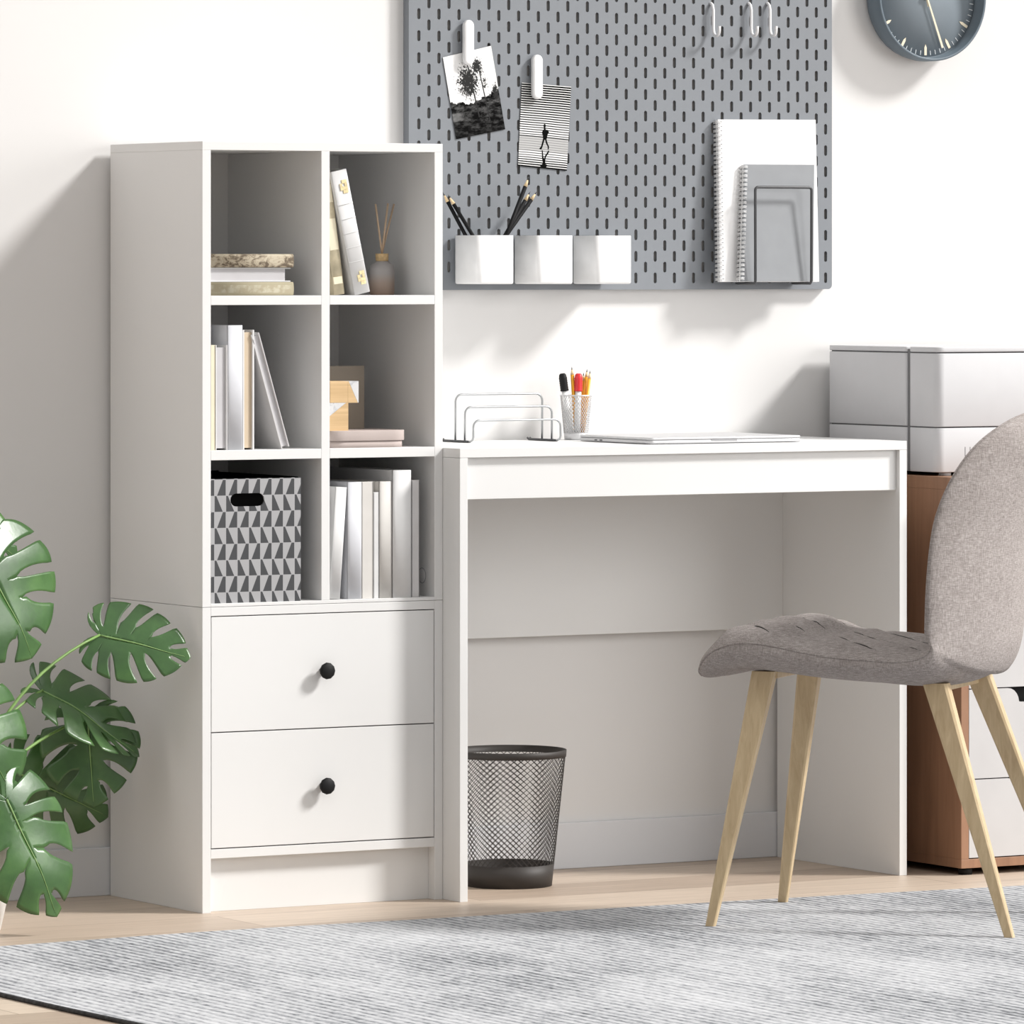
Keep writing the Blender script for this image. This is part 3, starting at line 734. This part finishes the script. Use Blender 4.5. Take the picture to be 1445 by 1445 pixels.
m = MB(); m.box(xs0 + .0032, xs0 + .004, yb0 + .0032, -.0602, Z3 + .003, zbx + .0015); m.box(xs1 - .004, xs1 - .0032, yb0 + .0032, -.0602, Z3 + .003, zbx + .0015); m.box(xs0 + .004, xs1 - .004, -.0612, -.0602, Z3 + .003, zbx + .0035); m.box(xs0 + .004, xs1 - .004, yb0 + .040, yb0 + .041, Z3 + .003, zbx - .01); m.done('lining_and_plate', 'boxin', sb)  # black liner sheets, plus a black plate that darkens the handle slot
# bottom right: seven pale books
yg = -.343
gl = 'white books in the bottom right cubby'
ln2 = math.atan2(10 / .745, 160 / .852)
xL = U(463.8, yg, 848); 
book_v('book', 'white book leaning right at the left of bottom right cubby', xL + .0005, U(479.5, yg, 848), at(480, 687.5, y=yg).z, Z3, yg, .15, ('whitebook', 'pages'), lean=-ln2, pivot='L', rnd=.002)
specs = ((490.5, 510, 679, 'white', .20, 'coolwhite', 'cool white wide book right of the leaning white book', .003), (510.3, 526.5, 679, 'w', .15, 'warmwhite', 'warm off white book beside the thin short one', .0), (526.8, 535, 694, 'w', .13, 'whitebook', 'thin shortest white book in bottom right cubby', .0),
         (535.4, 553, 679, 'w', .15, 'warmwhite', 'warm white book just left of the tallest', .003), (554, 580, 663.5, 'w', .22, 'whitebook', 'tallest white book in bottom right cubby', .006), (580.5, 592, 678, 'w', .16, 'greycov', 'pale grey book at the right end of bottom cubby', .0))
for u0, u1, v, _, dp, c, lab, rn in specs:
    yy = yg - .003 if 'tallest white' in lab else yg
    book_v('book', lab, U(u0, yy, 750), U(u1, yy, 750), at(560, v, y=yy).z, Z3, yy, dp, (c, 'pages'), rnd=rn)

# ------------------------------------------------------------------ on the desk
DZ = .76
# letter rack
lr = thing('letter_rack', (.70, -.09, DZ), 'silver wire letter rack with three arches on the desk', 'rack')
rw = .0019
def arch(uL, uR, vT, y, foot, name):
    xl, xr = U(uL, y, 620), U(uR, y, 620); zt = at(700, vT, y=y).z; r = .0125
    pts = [V((xl, y, DZ + .0035))] + arc((xl + r, y, zt - r), r, 180, 90, 6, (1, 0, 0), (0, 0, 1)) + arc((xr - r, y, zt - r), r, 90, 0, 6, (1, 0, 0), (0, 0, 1)) + [V((xr, y, DZ + .0035))]
    MB().tube(pts, rw, 8).done(name, 'steel', lr); return xl, xr
arch(642.7, 765, 556, -.083, 0, 'arch'); arch(656, 778.7, 574, -.114, 0, 'arch')
y3 = -.143; xl, xr = U(667.5, y3, 620), U(790.5, y3, 620); zt = at(700, 593, y=y3).z; r = .012
pts = [V((xl - .0035, y3 + .014, DZ + .0022)), V((xl - .003, y3 + .005, DZ + .0022)), V((xl - .001, y3, DZ + .005)), V((xl, y3 - .001, DZ + .010)), V((xl, y3 - .001, zt - r))] + arc((xl + r, y3 - .001, zt - r), r, 180, 90, 6, (1, 0, 0), (0, 0, 1)) + arc((xr - r, y3 - .001, zt - r), r, 90, 0, 6, (1, 0, 0), (0, 0, 1)) + [V((xr, y3 - .001, DZ + .010)), V((xr - .001, y3, DZ + .005)), V((xr - .003, y3 + .005, DZ + .0022)), V((xr - .0035, y3 + .014, DZ + .0022))]
MB().tube(pts, rw, 8).done('arch', 'steel', lr)
for x in (xl - .0035, xr - .0035):
    for dx in (-.0025, .0025): MB().tube([V((x + dx, y3 + .008, DZ + .0022)), V((x + dx, -.045, DZ + .0022)), V((x + dx, -.041, DZ + .0045))], rw, 8).done('base_wire', 'wire', lr)  # dark colour stands in for the dark reflection in these steel rods
# pencil cup
PC = at(813, 619.5, z=DZ); PC = V((PC.x, -.062, DZ)); PC.x = U(813, -.062, 615)
zr = at(813, 558, y=-.062).z; H = zr - DZ
def net(mb, c, r0, r1, z0, z1, n, turn, r, seg=16):
    for s in (-1, 1):
        for i in range(n):
            pts = []
            for k in range(seg + 1):
                f = k / seg; a = 2 * PI * i / n + s * turn * f; rr = r0 + (r1 - r0) * f; pts.append(V((c[0] + rr * math.cos(a), c[1] + rr * math.sin(a), z0 + (z1 - z0) * f)))
            mb.tube(pts, r, 4, cap=False)
    return mb
mt['mesh'] = plain('silver_mesh', (.60, .60, .61), .4, .35)
pc = thing('pencil_cup', PC, 'small silver mesh cup holding pencils and markers', 'cup')
ru, rl = .0275, .0205
net(MB(), PC, rl + (ru - rl) * .16, ru, DZ + .012, zr - .001, 34, 1.7, .00055, 14).done('mesh_wall', 'mesh', pc)
MB().lathe([(0, .0005), (rl, .0005), (rl + .0014, .0125), (rl + .0006, .0125), (rl - .0008, .002), (0, .002)], PC, 32).done('base_band', 'mesh', pc)
MB().tube([PC + V((ru * math.cos(2 * PI * i / 40), ru * math.sin(2 * PI * i / 40), H)) for i in range(40)], .0013, 7, closed=True).done('rim', 'mesh', pc)
def inl(u, v, y, bu, by):
    e = at(u, v, y=y); b = at(bu, 612, y=by); return V((b.x, by, DZ + .004)), e
yp = ('yellow', 'pencilwood', 'lead')
gy = 'yellow pencils in the mesh cup'
for u, v, y, bu, by, lab in ((806.8, 517.5, -.064, 813, -.066, 'yellow pencil between the black and red markers'), (823.5, 526, -.052, 820, -.056, 'thin yellow pencil just right of red marker'), (828.5, 521, -.058, 819, -.066, 'yellow pencil second from right in mesh cup'), (832.8, 523, -.067, 822, -.071, 'yellow pencil leaning furthest right in mesh cup')):
    a, b = inl(u, v, y, bu, by); pencil(a, b, 'yellow_pencil', lab, yp, gy, .0033, .014)
for u, v, y, bu, by, m, lab in ((793.5, 527, -.063, 805.5, -.064, 'black', 'black capped white marker leaning left in mesh cup'), (816.5, 527, -.072, 814.5, -.070, 'red', 'red capped white marker upright in mesh cup')):
    a, b = inl(u, v, y, bu, by); d = b - a; L = d.length; q_ = Matrix.Translation(a) @ d.to_track_quat('Z', 'Y').to_matrix().to_4x4(); t = thing('marker_pen', a, lab, 'marker', 'white markers in the mesh cup')
    MB().lathe([(0, 0), (.0055, 0), (.0055, L - .030), (0, L - .030)], n=20, mat=q_).done('barrel', 'marker_w', t)
    MB().lathe([(0, L - .031), (.0074, L - .031)] + [x for k in range(6) for x in ((.0075, L - .029 + k * .004), (.0069, L - .027 + k * .004))] + [(.0062, L - .0025), (.0040, L), (0, L)], n=20, mat=q_).done('cap', m, t)
# laptop
lx, ly = .8500, -.375
lp = thing('laptop', (lx + .15, ly + .11, DZ), 'closed silver laptop lying at the front of the desk', 'laptop')
LW, LD = .312, .238
MB().vbox(lx, lx + LW, ly, ly + LD, DZ + .0010, DZ + .0068, .010, 6, .0015).done('base', 'silver', lp)
MB().vbox(lx, lx + LW, ly, ly + LD, DZ + .0074, DZ + .0118, .010, 6, .0016).done('lid', 'silver', lp)
MB().vbox(lx + .001, lx + LW - .001, ly + .001, ly + LD - .001, DZ + .0068, DZ + .0074, .009, 6).done('lid_seam', 'lap_notch', lp)
MB().box(lx + .125, lx + .178, ly - .0006, ly + .004, DZ + .0045, DZ + .0072, .0003).done('opening_notch', 'lap_notch', lp)
for y in (ly + LD - .060, ly + LD - .077): MB().box(lx - .0005, lx + .003, y - .0045, y + .0045, DZ + .0026, DZ + .0052, .0008).done('port', 'port', lp)
for y in (ly + .03, ly + LD - .03):
    for x in (lx + .03, lx + LW - .03): MB().lathe([(0, 0), (.006, 0), (.006, .0011), (0, .0011)], (x, y, DZ), 16).done('foot', 'port', lp)

# ------------------------------------------------------------------ waste bin
BC = V((.6700, -.2050, 0)); zr = .2335
wb = thing('waste_bin', BC, 'black wire mesh waste bin on the floor under the desk', 'bin')
b0, b1 = .0745, .0985
MB().lathe([(0, .0), (b0, .0), (b0 + .0040, .038), (b0 + .0026, .038), (b0 - .001, .003), (0, .003)], BC, 64).done('base_band', 'blackmetal', wb)
net(MB(), BC, b0 + .0033, b1 - .001, .036, zr - .010, 50, 2.45, .00058, 22).done('mesh_wall', 'blackmetal', wb)
MB().lathe([(b1 - .0012, zr - .0115), (b1 + .0006, zr - .0115), (b1 + .0014, zr), (b1 - .0004, zr + .0005), (b1 - .0012, zr - .0115)], BC, 64).done('rim', 'blackmetal', wb)

# ------------------------------------------------------------------ cabinet and printer
CX0, CX1, CYf, CZ1 = 1.4335, 1.8335, -.4660, .6955
cbn = thing('drawer_cabinet', ((CX0 + CX1) / 2, -.24, 0), 'brown wooden drawer cabinet with white fronts behind the chair', 'cabinet')
cz0 = .0125
tk = .0158
bx('side_panel', CX0, CX0 + tk, CYf, -.02, cz0 + tk, CZ1 - .022, 'cabwood', cbn); bx('side_panel', CX1 - tk, CX1, CYf, -.02, cz0 + tk, CZ1 - .022, 'cabwood', cbn)
bx('top_panel', CX0, CX1, CYf, -.02, CZ1 - .022, CZ1, 'cabwood', cbn); bx('bottom_panel', CX0, CX1, CYf, -.02, cz0, cz0 + tk, 'cabwood', cbn)
bx('back_panel', CX0 + tk, CX1 - tk, -.03, -.02, cz0 + tk, CZ1 - .022, 'cabwood', cbn)
g1 = at(1380, 972, y=CYf).z; g2 = at(1380, 1099.5, y=CYf).z
zsx = [cz0 + tk + .001, g2, g1, CZ1 - .022 - .001]
for i in range(3):
    z0, z1 = zsx[i] + .001, zsx[i + 1] - .001; xa, xb_ = CX0 + tk + .0012, CX1 - tk - .0012; cxm = (xa + xb_) / 2; nd = .026; nh = .10; r = .018
    pts = [(xa, z0), (xb_, z0), (xb_, z1), (cxm + nh, z1)] + [(cxm + nh - r * math.sin(a) * 1.3, z1 - nd * (1 - math.cos(a)) / 1) for a in (.3, .6, .9, 1.2, 1.5)] + [(cxm + nh - 2 * r, z1 - nd), (cxm - nh + 2 * r, z1 - nd)] + [(cxm - nh + r * math.sin(a) * 1.3, z1 - nd * (1 - math.cos(a))) for a in (1.5, 1.2, .9, .6, .3)] + [(cxm - nh, z1), (xa, z1)]
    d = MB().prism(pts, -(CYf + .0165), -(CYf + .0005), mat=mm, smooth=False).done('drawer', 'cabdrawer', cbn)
    MB().box(xa + .01, xb_ - .01, CYf + .030, -.05, z0 + .01, z1 - .002).done('drawer_box', 'black', d)
for x in (CX0 + .022, CX1 - .022):
    for y in (CYf + .02, -.045): MB().lathe([(0, 0), (.012, 0), (.013, cz0), (0, cz0)], (x, y, 0), 20).done('foot', 'black', cbn)
# printer
RX0, RX1, RYf, RYb = 1.4455, 1.815, -.374, -.026
pr = thing('printer', ((RX0 + RX1) / 2, -.2, CZ1), 'boxy pale grey printer on top of the brown cabinet', 'printer')
pz0 = CZ1 + .0065; zs = at(1325, 603.5, y=RYf).z; zl2 = at(1325, 498, y=RYf).z; zt2 = at(1325, 490, y=RYf).z
ysm = at(1279, 600, x=RX0).y
def rbx(name, x0, x1, y0, y1, z0, z1, r, m='printer'): return MB().vbox(x0, x1, y0, y1, z0, z1, r, 6, .0012).done(name, m, pr)
g_ = .0011
rbx('rear_body', RX0, RX1, ysm + g_, RYb, pz0, zs - g_, .004); rbx('rear_body', RX0, RX1, ysm + g_, RYb, zs + g_, zl2 - g_, .004); rbx('rear_lid', RX0, RX1, ysm + g_, RYb, zl2 + g_, zt2, .004)
rbx('paper_tray', RX0, RX1, RYf, ysm - g_, pz0, zs - g_, .016); rbx('front_body', RX0, RX1, RYf, ysm - g_, zs + g_, zl2 - g_, .016); rbx('front_lid', RX0, RX1, RYf, ysm - g_, zl2 + g_, zt2, .016)
MB().box(RX0 + .004, RX1 - .004, RYf + .008, RYb - .004, pz0 + .001, zt2 - .004).done('inner_chassis', 'printergap', pr)
for x in (RX0 + .03, RX1 - .03):
    for y in (RYf + .02, RYb - .03): MB().lathe([(0, 0), (.011, 0), (.011, .0068), (0, .0068)], (x, y, CZ1), 18).done('foot', 'printer', pr)
mk = MB()
for u in (1362, 1369): q0 = at(u, 637, y=RYf); mk.box(q0.x - .0006, q0.x + .0006, RYf - .0004, RYf + .001, q0.z - .008, q0.z + .008)
q0 = at(1362, 643, y=RYf); mk.box(q0.x - .0006, q0.x + .012, RYf - .0004, RYf + .001, q0.z - .0006, q0.z + .0006)
mk.done('paper_level_mark', 'mark', pr)

# ------------------------------------------------------------------ rug
rg = thing('rug', (.8, -1.9, 0), 'grey ribbed rug lying on the plank floor', 'rug')
RXa, RXb, RYa, RYb2 = -.772, 2.6, -3.6, -.668
def redge(t, per):  # gentle waviness
    return .010 * math.sin(t * 2.1 + per) + .004 * math.sin(t * 6.3 + 2 * per)
m = MB(); nx, ny = 60, 50; grid = []
for j in range(ny + 1):
    row = []
    for i in range(nx + 1):
        fx, fy = i / nx, j / ny; x = RXa + (RXb - RXa) * fx; y = RYb2 + (RYa - RYb2) * fy
        x += redge(y, .3) * (1 - fx) ** 3; y += (redge(x, 1.0) - .028 * max(0, x - .4) + .012 * math.exp(-((x + .15) / .3) ** 2)) * (1 - fy) ** 6
        row.append((x, y))
    grid.append(row)
Vt = [[m.v((x, y, .0062)) for x, y in r] for r in grid]
for j in range(ny):
    for i in range(nx): m.face((Vt[j][i], Vt[j + 1][i], Vt[j + 1][i + 1], Vt[j][i + 1]), 0, True)
per = [grid[0][i] for i in range(nx + 1)] + [grid[j][nx] for j in range(1, ny + 1)] + [grid[ny][i] for i in range(nx - 1, -1, -1)] + [grid[j][0] for j in range(ny - 1, 0, -1)]
for (xa, ya), (xb2, yb2) in zip(per, per[1:] + per[:1]): m.quad([(xa, ya, .0062), (xb2, yb2, .0062), (xb2, yb2, .0005), (xa, ya, .0005)])
m.done('pile', 'rug', rg)
m = MB(); m.tube([V((x, y, .0033)) for x, y in [grid[j][0] for j in range(ny + 1)]], .0036, 6); m.done('edge_binding', 'rugedge', rg)

# ------------------------------------------------------------------ chair
O = V((.9020, -1.0450, 0)); ef = V((-.6447, .7644, 0)); ew = V((.7644, .6447, 0)); RZ = .0064
def C(a, b, z): return O + ef * a + ew * b + UP * z
ch = thing('desk_chair', O + UP * RZ, 'taupe fabric shell chair with oak legs on the rug', 'chair')
# a, z (mid thickness), half width, thickness, edge curl
st = [(.275, .403, .150, .018, 0), (.270, .412, .175, .036, .002), (.252, .429, .194, .050, .004), (.224, .441, .204, .064, .006), (.190, .446, .209, .072, .007), (.145, .443, .212, .072, .007), (.095, .434, .215, .066, .008), (.04, .427, .217, .060, .008), (-.02, .423, .218, .058, .009),
      (-.075, .419, .218, .058, .012), (-.118, .422, .217, .059, .020), (-.147, .434, .216, .056, .034), (-.164, .458, .215, .051, .048), (-.173, .493, .214, .046, .056), (-.180, .545, .212, .042, .062), (-.186, .60, .208, .039, .065), (-.194, .652, .202, .037, .066), (-.205, .703, .189, .036, .060), (-.216, .745, .169, .034, .050), (-.226, .779, .142, .031, .037), (-.234, .806, .106, .026, .021), (-.240, .824, .06, .018, .008), (-.243, .830, .028, .010, 0)]
def dens(st, k=3):
    out = []
    for i in range(len(st) - 1):
        p0, p1, p2, p3 = st[max(i - 1, 0)], st[i], st[i + 1], st[min(i + 2, len(st) - 1)]
        for j in range(k):
            t = j / k
            out.append(tuple(.5 * ((2 * p1[c]) + (-p0[c] + p2[c]) * t + (2 * p0[c] - 5 * p1[c] + 4 * p2[c] - p3[c]) * t * t + (-p0[c] + 3 * p1[c] - 3 * p2[c] + p3[c]) * t ** 3) for c in range(5)))
    out.append(st[-1]); return out
KD = 6
sd = dens(st, KD); NS = 96
def frame(i):
    a0, z0 = sd[max(i - 1, 0)][:2]; a1, z1 = sd[min(i + 1, len(sd) - 1)][:2]; t = V((a1 - a0, z1 - z0)).normalized()
    return V((t.y, -t.x))   # inner / upper side
PER, SLP = .115, 1.15
def zones(a):
    f = max(0, min(1, (a - .108) / .03)) * max(0, min(1, (.262 - a) / .03)); r = max(0, min(1, (a + .092) / .03)) * max(0, min(1, (.092 - a) / .03)); return f, r
def puff(a, b):
    f, r = zones(a); e = max(0, 1 - (abs(b) / .205) ** 6)
    tf = (b - SLP * (a - .10) + .125) / PER; tr = (b - SLP * a + .15) / PER
    return e * (f * .0105 * abs(math.sin(PI * tf)) ** .55 + r * .0090 * abs(math.sin(PI * tr)) ** .55)
def sec(i, x, up, out=0):
    a, z, w, h, c = sd[i]; n = frame(i)
    bb = (w + out) * x; nn = (h / 2 + out) * max(0, 1 - abs(x) ** 4.6) ** .5 * (1 if up else -1)
    dome = .012 * (1 - x * x) if (not up and i > KD * 11) else 0
    k = nn + c * x * x - dome
    if up and i < KD * 12: k += puff(a + n.x * k, bb)
    return C(a + n.x * k, bb, z + n.y * k)
def shell_pt(i, k):
    k %= NS; hf = NS // 2
    return sec(i, math.sin(PI / 2 - PI * k / hf), True) if k <= hf else sec(i, math.sin(-PI / 2 + PI * (k - hf) / hf), False)
NSEAT = KD * 12 + 3
def shell(i0, i1, name, cap0, cap1):
    m = MB(); R = [[m.v(shell_pt(i, k)) for k in range(NS)] for i in range(i0, i1 + 1)]
    for A, B in zip(R, R[1:]):
        for k in range(NS): m.face((A[k], A[(k + 1) % NS], B[(k + 1) % NS], B[k]), 0, True)
    if cap0: m.face(R[0][::-1], 0, True)
    if cap1: m.face(R[-1], 0, True)
    return m
seat_m = shell(0, NSEAT, 'seat', True, False); back_m = shell(NSEAT, len(sd) - 1, 'backrest', False, True)
bvh = BVHTree.FromBMesh(seat_m.bm)
seat = seat_m.done('seat', 'fabric', ch); back = back_m.done('backrest', 'fabric', ch)
for i0, i1, par, nm in ((1, NSEAT, seat, 'seat_piping'), (NSEAT, len(sd) - 2, back, 'back_piping')):
    m = MB()
    for sx in (.985, -.985):
        m.tube([sec(i, sx, True, .0006) for i in range(i0, i1 + 1)], .0016, 6)
    m.done(nm, 'fabric', par)
sq = MB()
for a0, a1, off, ref in ((.252, .118, .125, .10), (.084, -.084, .15, 0)):
    for c in range(-1, 5):
        P = []
        for k in range(25):
            a_ = a0 + (a1 - a0) * k / 24; b_ = c * PER - off + SLP * (a_ - ref)
            if abs(b_) > .180: continue
            h2 = bvh.ray_cast(C(a_, b_, .60), -UP)
            if h2[0] is not None: P.append(h2[0] + UP * .0001)
        if len(P) > 3: sq.tube(P, .0015, 6, radii=[.0015 * min(1, .25 + min(j, len(P) - 1 - j) / 5) for j in range(len(P))])
sq.done('quilt_seams', 'seam', seat)
def leg(top, foot, wt, wf):
    m = MB(); tp, ft = C(*top), C(*foot); R = []
    n = 6
    for k in range(n + 1):
        f = k / n; c = tp.lerp(ft, f); w = wt[0] + (wf[0] - wt[0]) * f; d = wt[1] + (wf[1] - wt[1]) * f; pts = []
        rr = .22
        for sa, sb in ((1, 1), (-1, 1), (-1, -1), (1, -1)):
            for (fa, fb) in (((1, 1 - rr), (1 - rr, 1)) if sa * sb > 0 else ((1 - rr, 1), (1, 1 - rr))): pts.append(c + ef * (sa * fa * w / 2) + ew * (sb * fb * d / 2))
        R.append([m.v(p) for p in pts])
    for A, B in zip(R, R[1:]):
        for k in range(8): m.face((A[k], A[(k + 1) % 8], B[(k + 1) % 8], B[k]))
    m.face(R[0]); m.face(R[-1][::-1]); return m.done('leg', 'oak', ch)
for b in (-1, 1):
    leg((.178, .128 * b, .413), (.2475, .198 * b, RZ), (.038, .026), (.0150, .013))
    leg((-.108, .128 * b, .400), (-.2475, .198 * b, RZ), (.040, .026), (.0150, .013))
for a in (.170, -.100):
    m = MB(); m.box(-.012, .012, -.125, .125, -.008, .008, .002, rot=Matrix.Translation(C(a, 0, .409 if a > 0 else .392)) @ Matrix(((ef.x, ew.x, 0, 0), (ef.y, ew.y, 0, 0), (0, 0, 1, 0), (0, 0, 0, 1)))); m.done('rail', 'oak', ch)

# ------------------------------------------------------------------ monstera
PB = V((-.480, -.40, 0))
pl = thing('potted_monstera', PB, 'monstera plant in a white pot left of the bookcase', 'plant')
MB().lathe([(0, 0), (.078, 0), (.082, .004), (.118, .165), (.118, .170), (.112, .170), (.108, .15), (0, .15)], PB, 48).done('pot', 'pot', pl)
MB().lathe([(.1075, .149), (.09, .154), (.05, .157), (0, .158)], PB, 32).done('soil', 'soil', pl)
OUT = [(0, .02), (.10, -.14), (.26, -.18), (.40, -.09), (.49, .10), (.525, .32), (.485, .54), (.385, .73), (.24, .89), (.09, .985), (0, 1.03)]
INN = [0, 0, .01, .04, .10, .19, .31, .46, .63, .82, 1.0]
def lerp_t(tab, p):
    x = p * (len(tab) - 1); i = min(int(x), len(tab) - 2); t = x - i
    def g(j): return tab[max(0, min(len(tab) - 1, j))]
    def cr(a, b, c, d): return .5 * (2 * b + (c - a) * t + (2 * a - 5 * b + 4 * c - d) * t * t + (-a + 3 * b - 3 * c + d) * t ** 3)
    a, b, c, d = g(i - 1), g(i), g(i + 1), g(i + 2)
    if isinstance(b, tuple): return tuple(cr(a[k], b[k], c[k], d[k]) for k in range(len(b)))
    return cr(a, b, c, d)
def monstera(base, tip, nrm, wide=1.0, droop=.12, cup=.10, fold=0.0, seed=0, stem=None, cuts=6):
    rnd = random.Random(seed); B, Tp = V(base), V(tip); A = Tp - B; L = A.length; A.normalize()
    N = V(nrm); N = (N - A * N.dot(A)).normalized(); X_ = A.cross(N).normalized()
    def to3(x, y, side):
        ax = abs(x)
        z = -droop * (y - .35) ** 2 + droop * .12 - cup * ax * ax * 2 + fold * ax + .012 * math.sin(9 * y + 5 * x + seed)
        return B + (X_ * (x * wide) + A * y + N * z) * L
    m = MB()
    for side in (-1, 1):
        bnd = [0] + [.25 + .62 * (k + .25 * rnd.uniform(-1, 1)) / (cuts - 1) for k in range(cuts)] + [1.0]
        for k in range(len(bnd) - 1):
            pa, pb_ = bnd[k], bnd[k + 1]; q0 = rnd.uniform(.26, .46); gap = (pb_ - pa) * rnd.uniform(.12, .19); nu, nq = 8, 12; rows = []
            ga = 0 if k == 0 else gap; gb = 0 if k == len(bnd) - 2 else gap
            rim = rnd.uniform(.96, 1.02)
            for j in range(nq + 1):
                q = j / nq; s = 0 if q < q0 else math.sin(((q - q0) / (1 - q0)) ** .62 * PI * .80) ** .75
                en = max(0, (q - .90) / .10) ** 2 * .03 * (pb_ - pa)
                lo = pa + (ga * s + en * (ga > 0)); hi = pb_ - (gb * s + en * (gb > 0)); row = []
                for i in range(nu + 1):
                    p = lo + (hi - lo) * i / nu; ox, oy = lerp_t(OUT, p); iy = lerp_t(INN, p) if 0 < p < 1 else (0 if p <= 0 else 1.0)
                    mid = 1 - .015 * abs(2 * i / nu - 1) ** 2 * (q > .6)
                    qq = q * rim * mid if (ga or gb) else q
                    x = ox * qq; y = iy + (oy - iy) * qq - .17 * qq * (1 - qq) * (1 if p > .25 else .3)
                    row.append(m.v(to3(side * max(x, 0), y, side)))
                rows.append(row)
            for j in range(nq):
                for i in range(nu): m.face((rows[j][i], rows[j][i + 1], rows[j + 1][i + 1], rows[j + 1][i]), 0, True)
    bmesh.ops.remove_doubles(m.bm, verts=m.bm.verts[:], dist=.0004)
    bmesh.ops.recalc_face_normals(m.bm, faces=m.bm.faces[:])
    lf = m.done('leaf', 'leaf', pl, normals=False)
    md = lf.modifiers.new('thickness', 'SOLIDIFY'); md.thickness = .0007; md.offset = 0
    v = MB(); v.tube([to3(0, y, 1) + N * .0006 for y in [k / 12 * .96 for k in range(13)]], .0012, 6, radii=[.0017 * (1 - .8 * k / 12) for k in range(13)]); v.done('midrib', 'vein', lf)
    if stem:
        S0 = V(stem); pts = []
        for k in range(15):
            t = k / 14; c1 = S0 + V((0, 0, .6 * (B.z - S0.z))) + (B - S0) * .15; pts.append(S0 * (1 - t) ** 2 + c1 * 2 * t * (1 - t) + B * t * t)
        s_ = MB(); s_.tube(pts, .003, 7, radii=[.0036 - .0014 * k / 14 for k in range(15)]); s_.done('leaf_stalk', 'stem', pl)
    return lf
toC = -FW
SB = PB + V((0, 0, .15))
# sunlit leaves
monstera(at(-26, 790, y=-.40), at(50, 924, y=-.41), toC * .75 + UP * .35 + RT * .50, 1.45, .22, .22, 0, 1, SB + V((.01, .02, 0)), 5)
monstera(at(8, 1128, y=-.530), at(84, 1290, y=-.545), toC * .80 + UP * .25 + RT * .50, .88, .16, .2, 0, 2, SB + V((.03, .0, 0)), 5)
monstera(at(-62, 1000, y=-.42), at(22, 1118, y=-.43), toC * .75 + UP * .3 + RT * .5, 1.25, .2, .2, 0, 3, SB + V((.02, -.02, 0)), 5)
# shaded leaves near the bookcase
monstera(at(140.5, 896, y=-.285), at(266, 927, y=-.352), toC * 1.0 + UP * .45 - RT * .1, .90, .08, .08, 0, 4, SB + V((.05, .05, 0)), 6)
monstera(at(60, 974, y=-.20), at(197, 1062, y=-.245), toC * .55 + UP * .8 + RT * .2, .74, .15, .18, .25, 5, SB + V((.04, .06, 0)), 6)
monstera(at(124, 1012, y=-.185), at(132, 1136, y=-.205), toC * 1.0 + UP * .25, 1.12, .15, .18, 0, 6, SB + V((.06, .05, 0)), 5)
monstera(at(24, 1090, y=-.11), at(152, 1152, y=-.12), toC * 1.0 + UP * .1, .86, .12, .15, 0, 7, SB + V((.03, .07, 0)), 6)
monstera(at(-62, 730, y=-.30), at(26, 786, y=-.30), toC * .8 + UP * .4, .9, .15, .2, 0, 8, SB + V((-.02, .05, 0)), 5)

# ------------------------------------------------------------------ light
AZ = V((.832, -.555, 0)); EL = math.radians(37.5)
Ld = AZ * math.cos(EL) + UP * math.sin(EL)
sun = bpy.data.lights.new('sun', 'SUN'); sun.energy = 4.1; sun.angle = math.radians(10); sun.color = (1, .98, .955)
so = bpy.data.objects.new('sun', sun); COL.objects.link(so); so.rotation_euler = (-Ld).to_track_quat('-Z', 'Y').to_euler(); so.location = Ld * 6
win = bpy.data.lights.new('window_daylight', 'AREA'); win.shape = 'RECTANGLE'; win.size = 2.6; win.size_y = 2.0; win.energy = 100; win.color = (1, .985, .965)
wo = bpy.data.objects.new('window_daylight', win); COL.objects.link(wo); wd_ = V((.54, -.80, .24)).normalized(); wo.location = V((.85, -.2, .5)) + wd_ * 5.6; wo.rotation_euler = (-wd_).to_track_quat('-Z', 'Y').to_euler()
w = bpy.data.worlds.new('world'); S.world = w; w.use_nodes = True
nt = w.node_tree; bg = nt.nodes['Background']; tc = nt.nodes.new('ShaderNodeTexCoord'); sp = nt.nodes.new('ShaderNodeSeparateXYZ'); nt.links.new(tc.outputs['Generated'], sp.inputs[0])
zz = X(nt, sp.outputs[2]).sm(-.05, .9)
dl = (X(nt, sp.outputs[0]) * -.76 + X(nt, sp.outputs[1]) * -.62 + X(nt, sp.outputs[2]) * .2).sm(.15, .95)   # added brighter lobe at left front, lifts left faces and inner panels
st_ = zz * .55 + dl * .15 + .22
nt.links.new(st_.o, bg.inputs[1]); bg.inputs[0].default_value = (1.0, .982, .962, 1)
S.view_settings.view_transform = 'Standard'; S.view_settings.look = 'None'; S.view_settings.gamma = 1; S.view_settings.exposure = 0
S.view_settings.use_curve_mapping = False
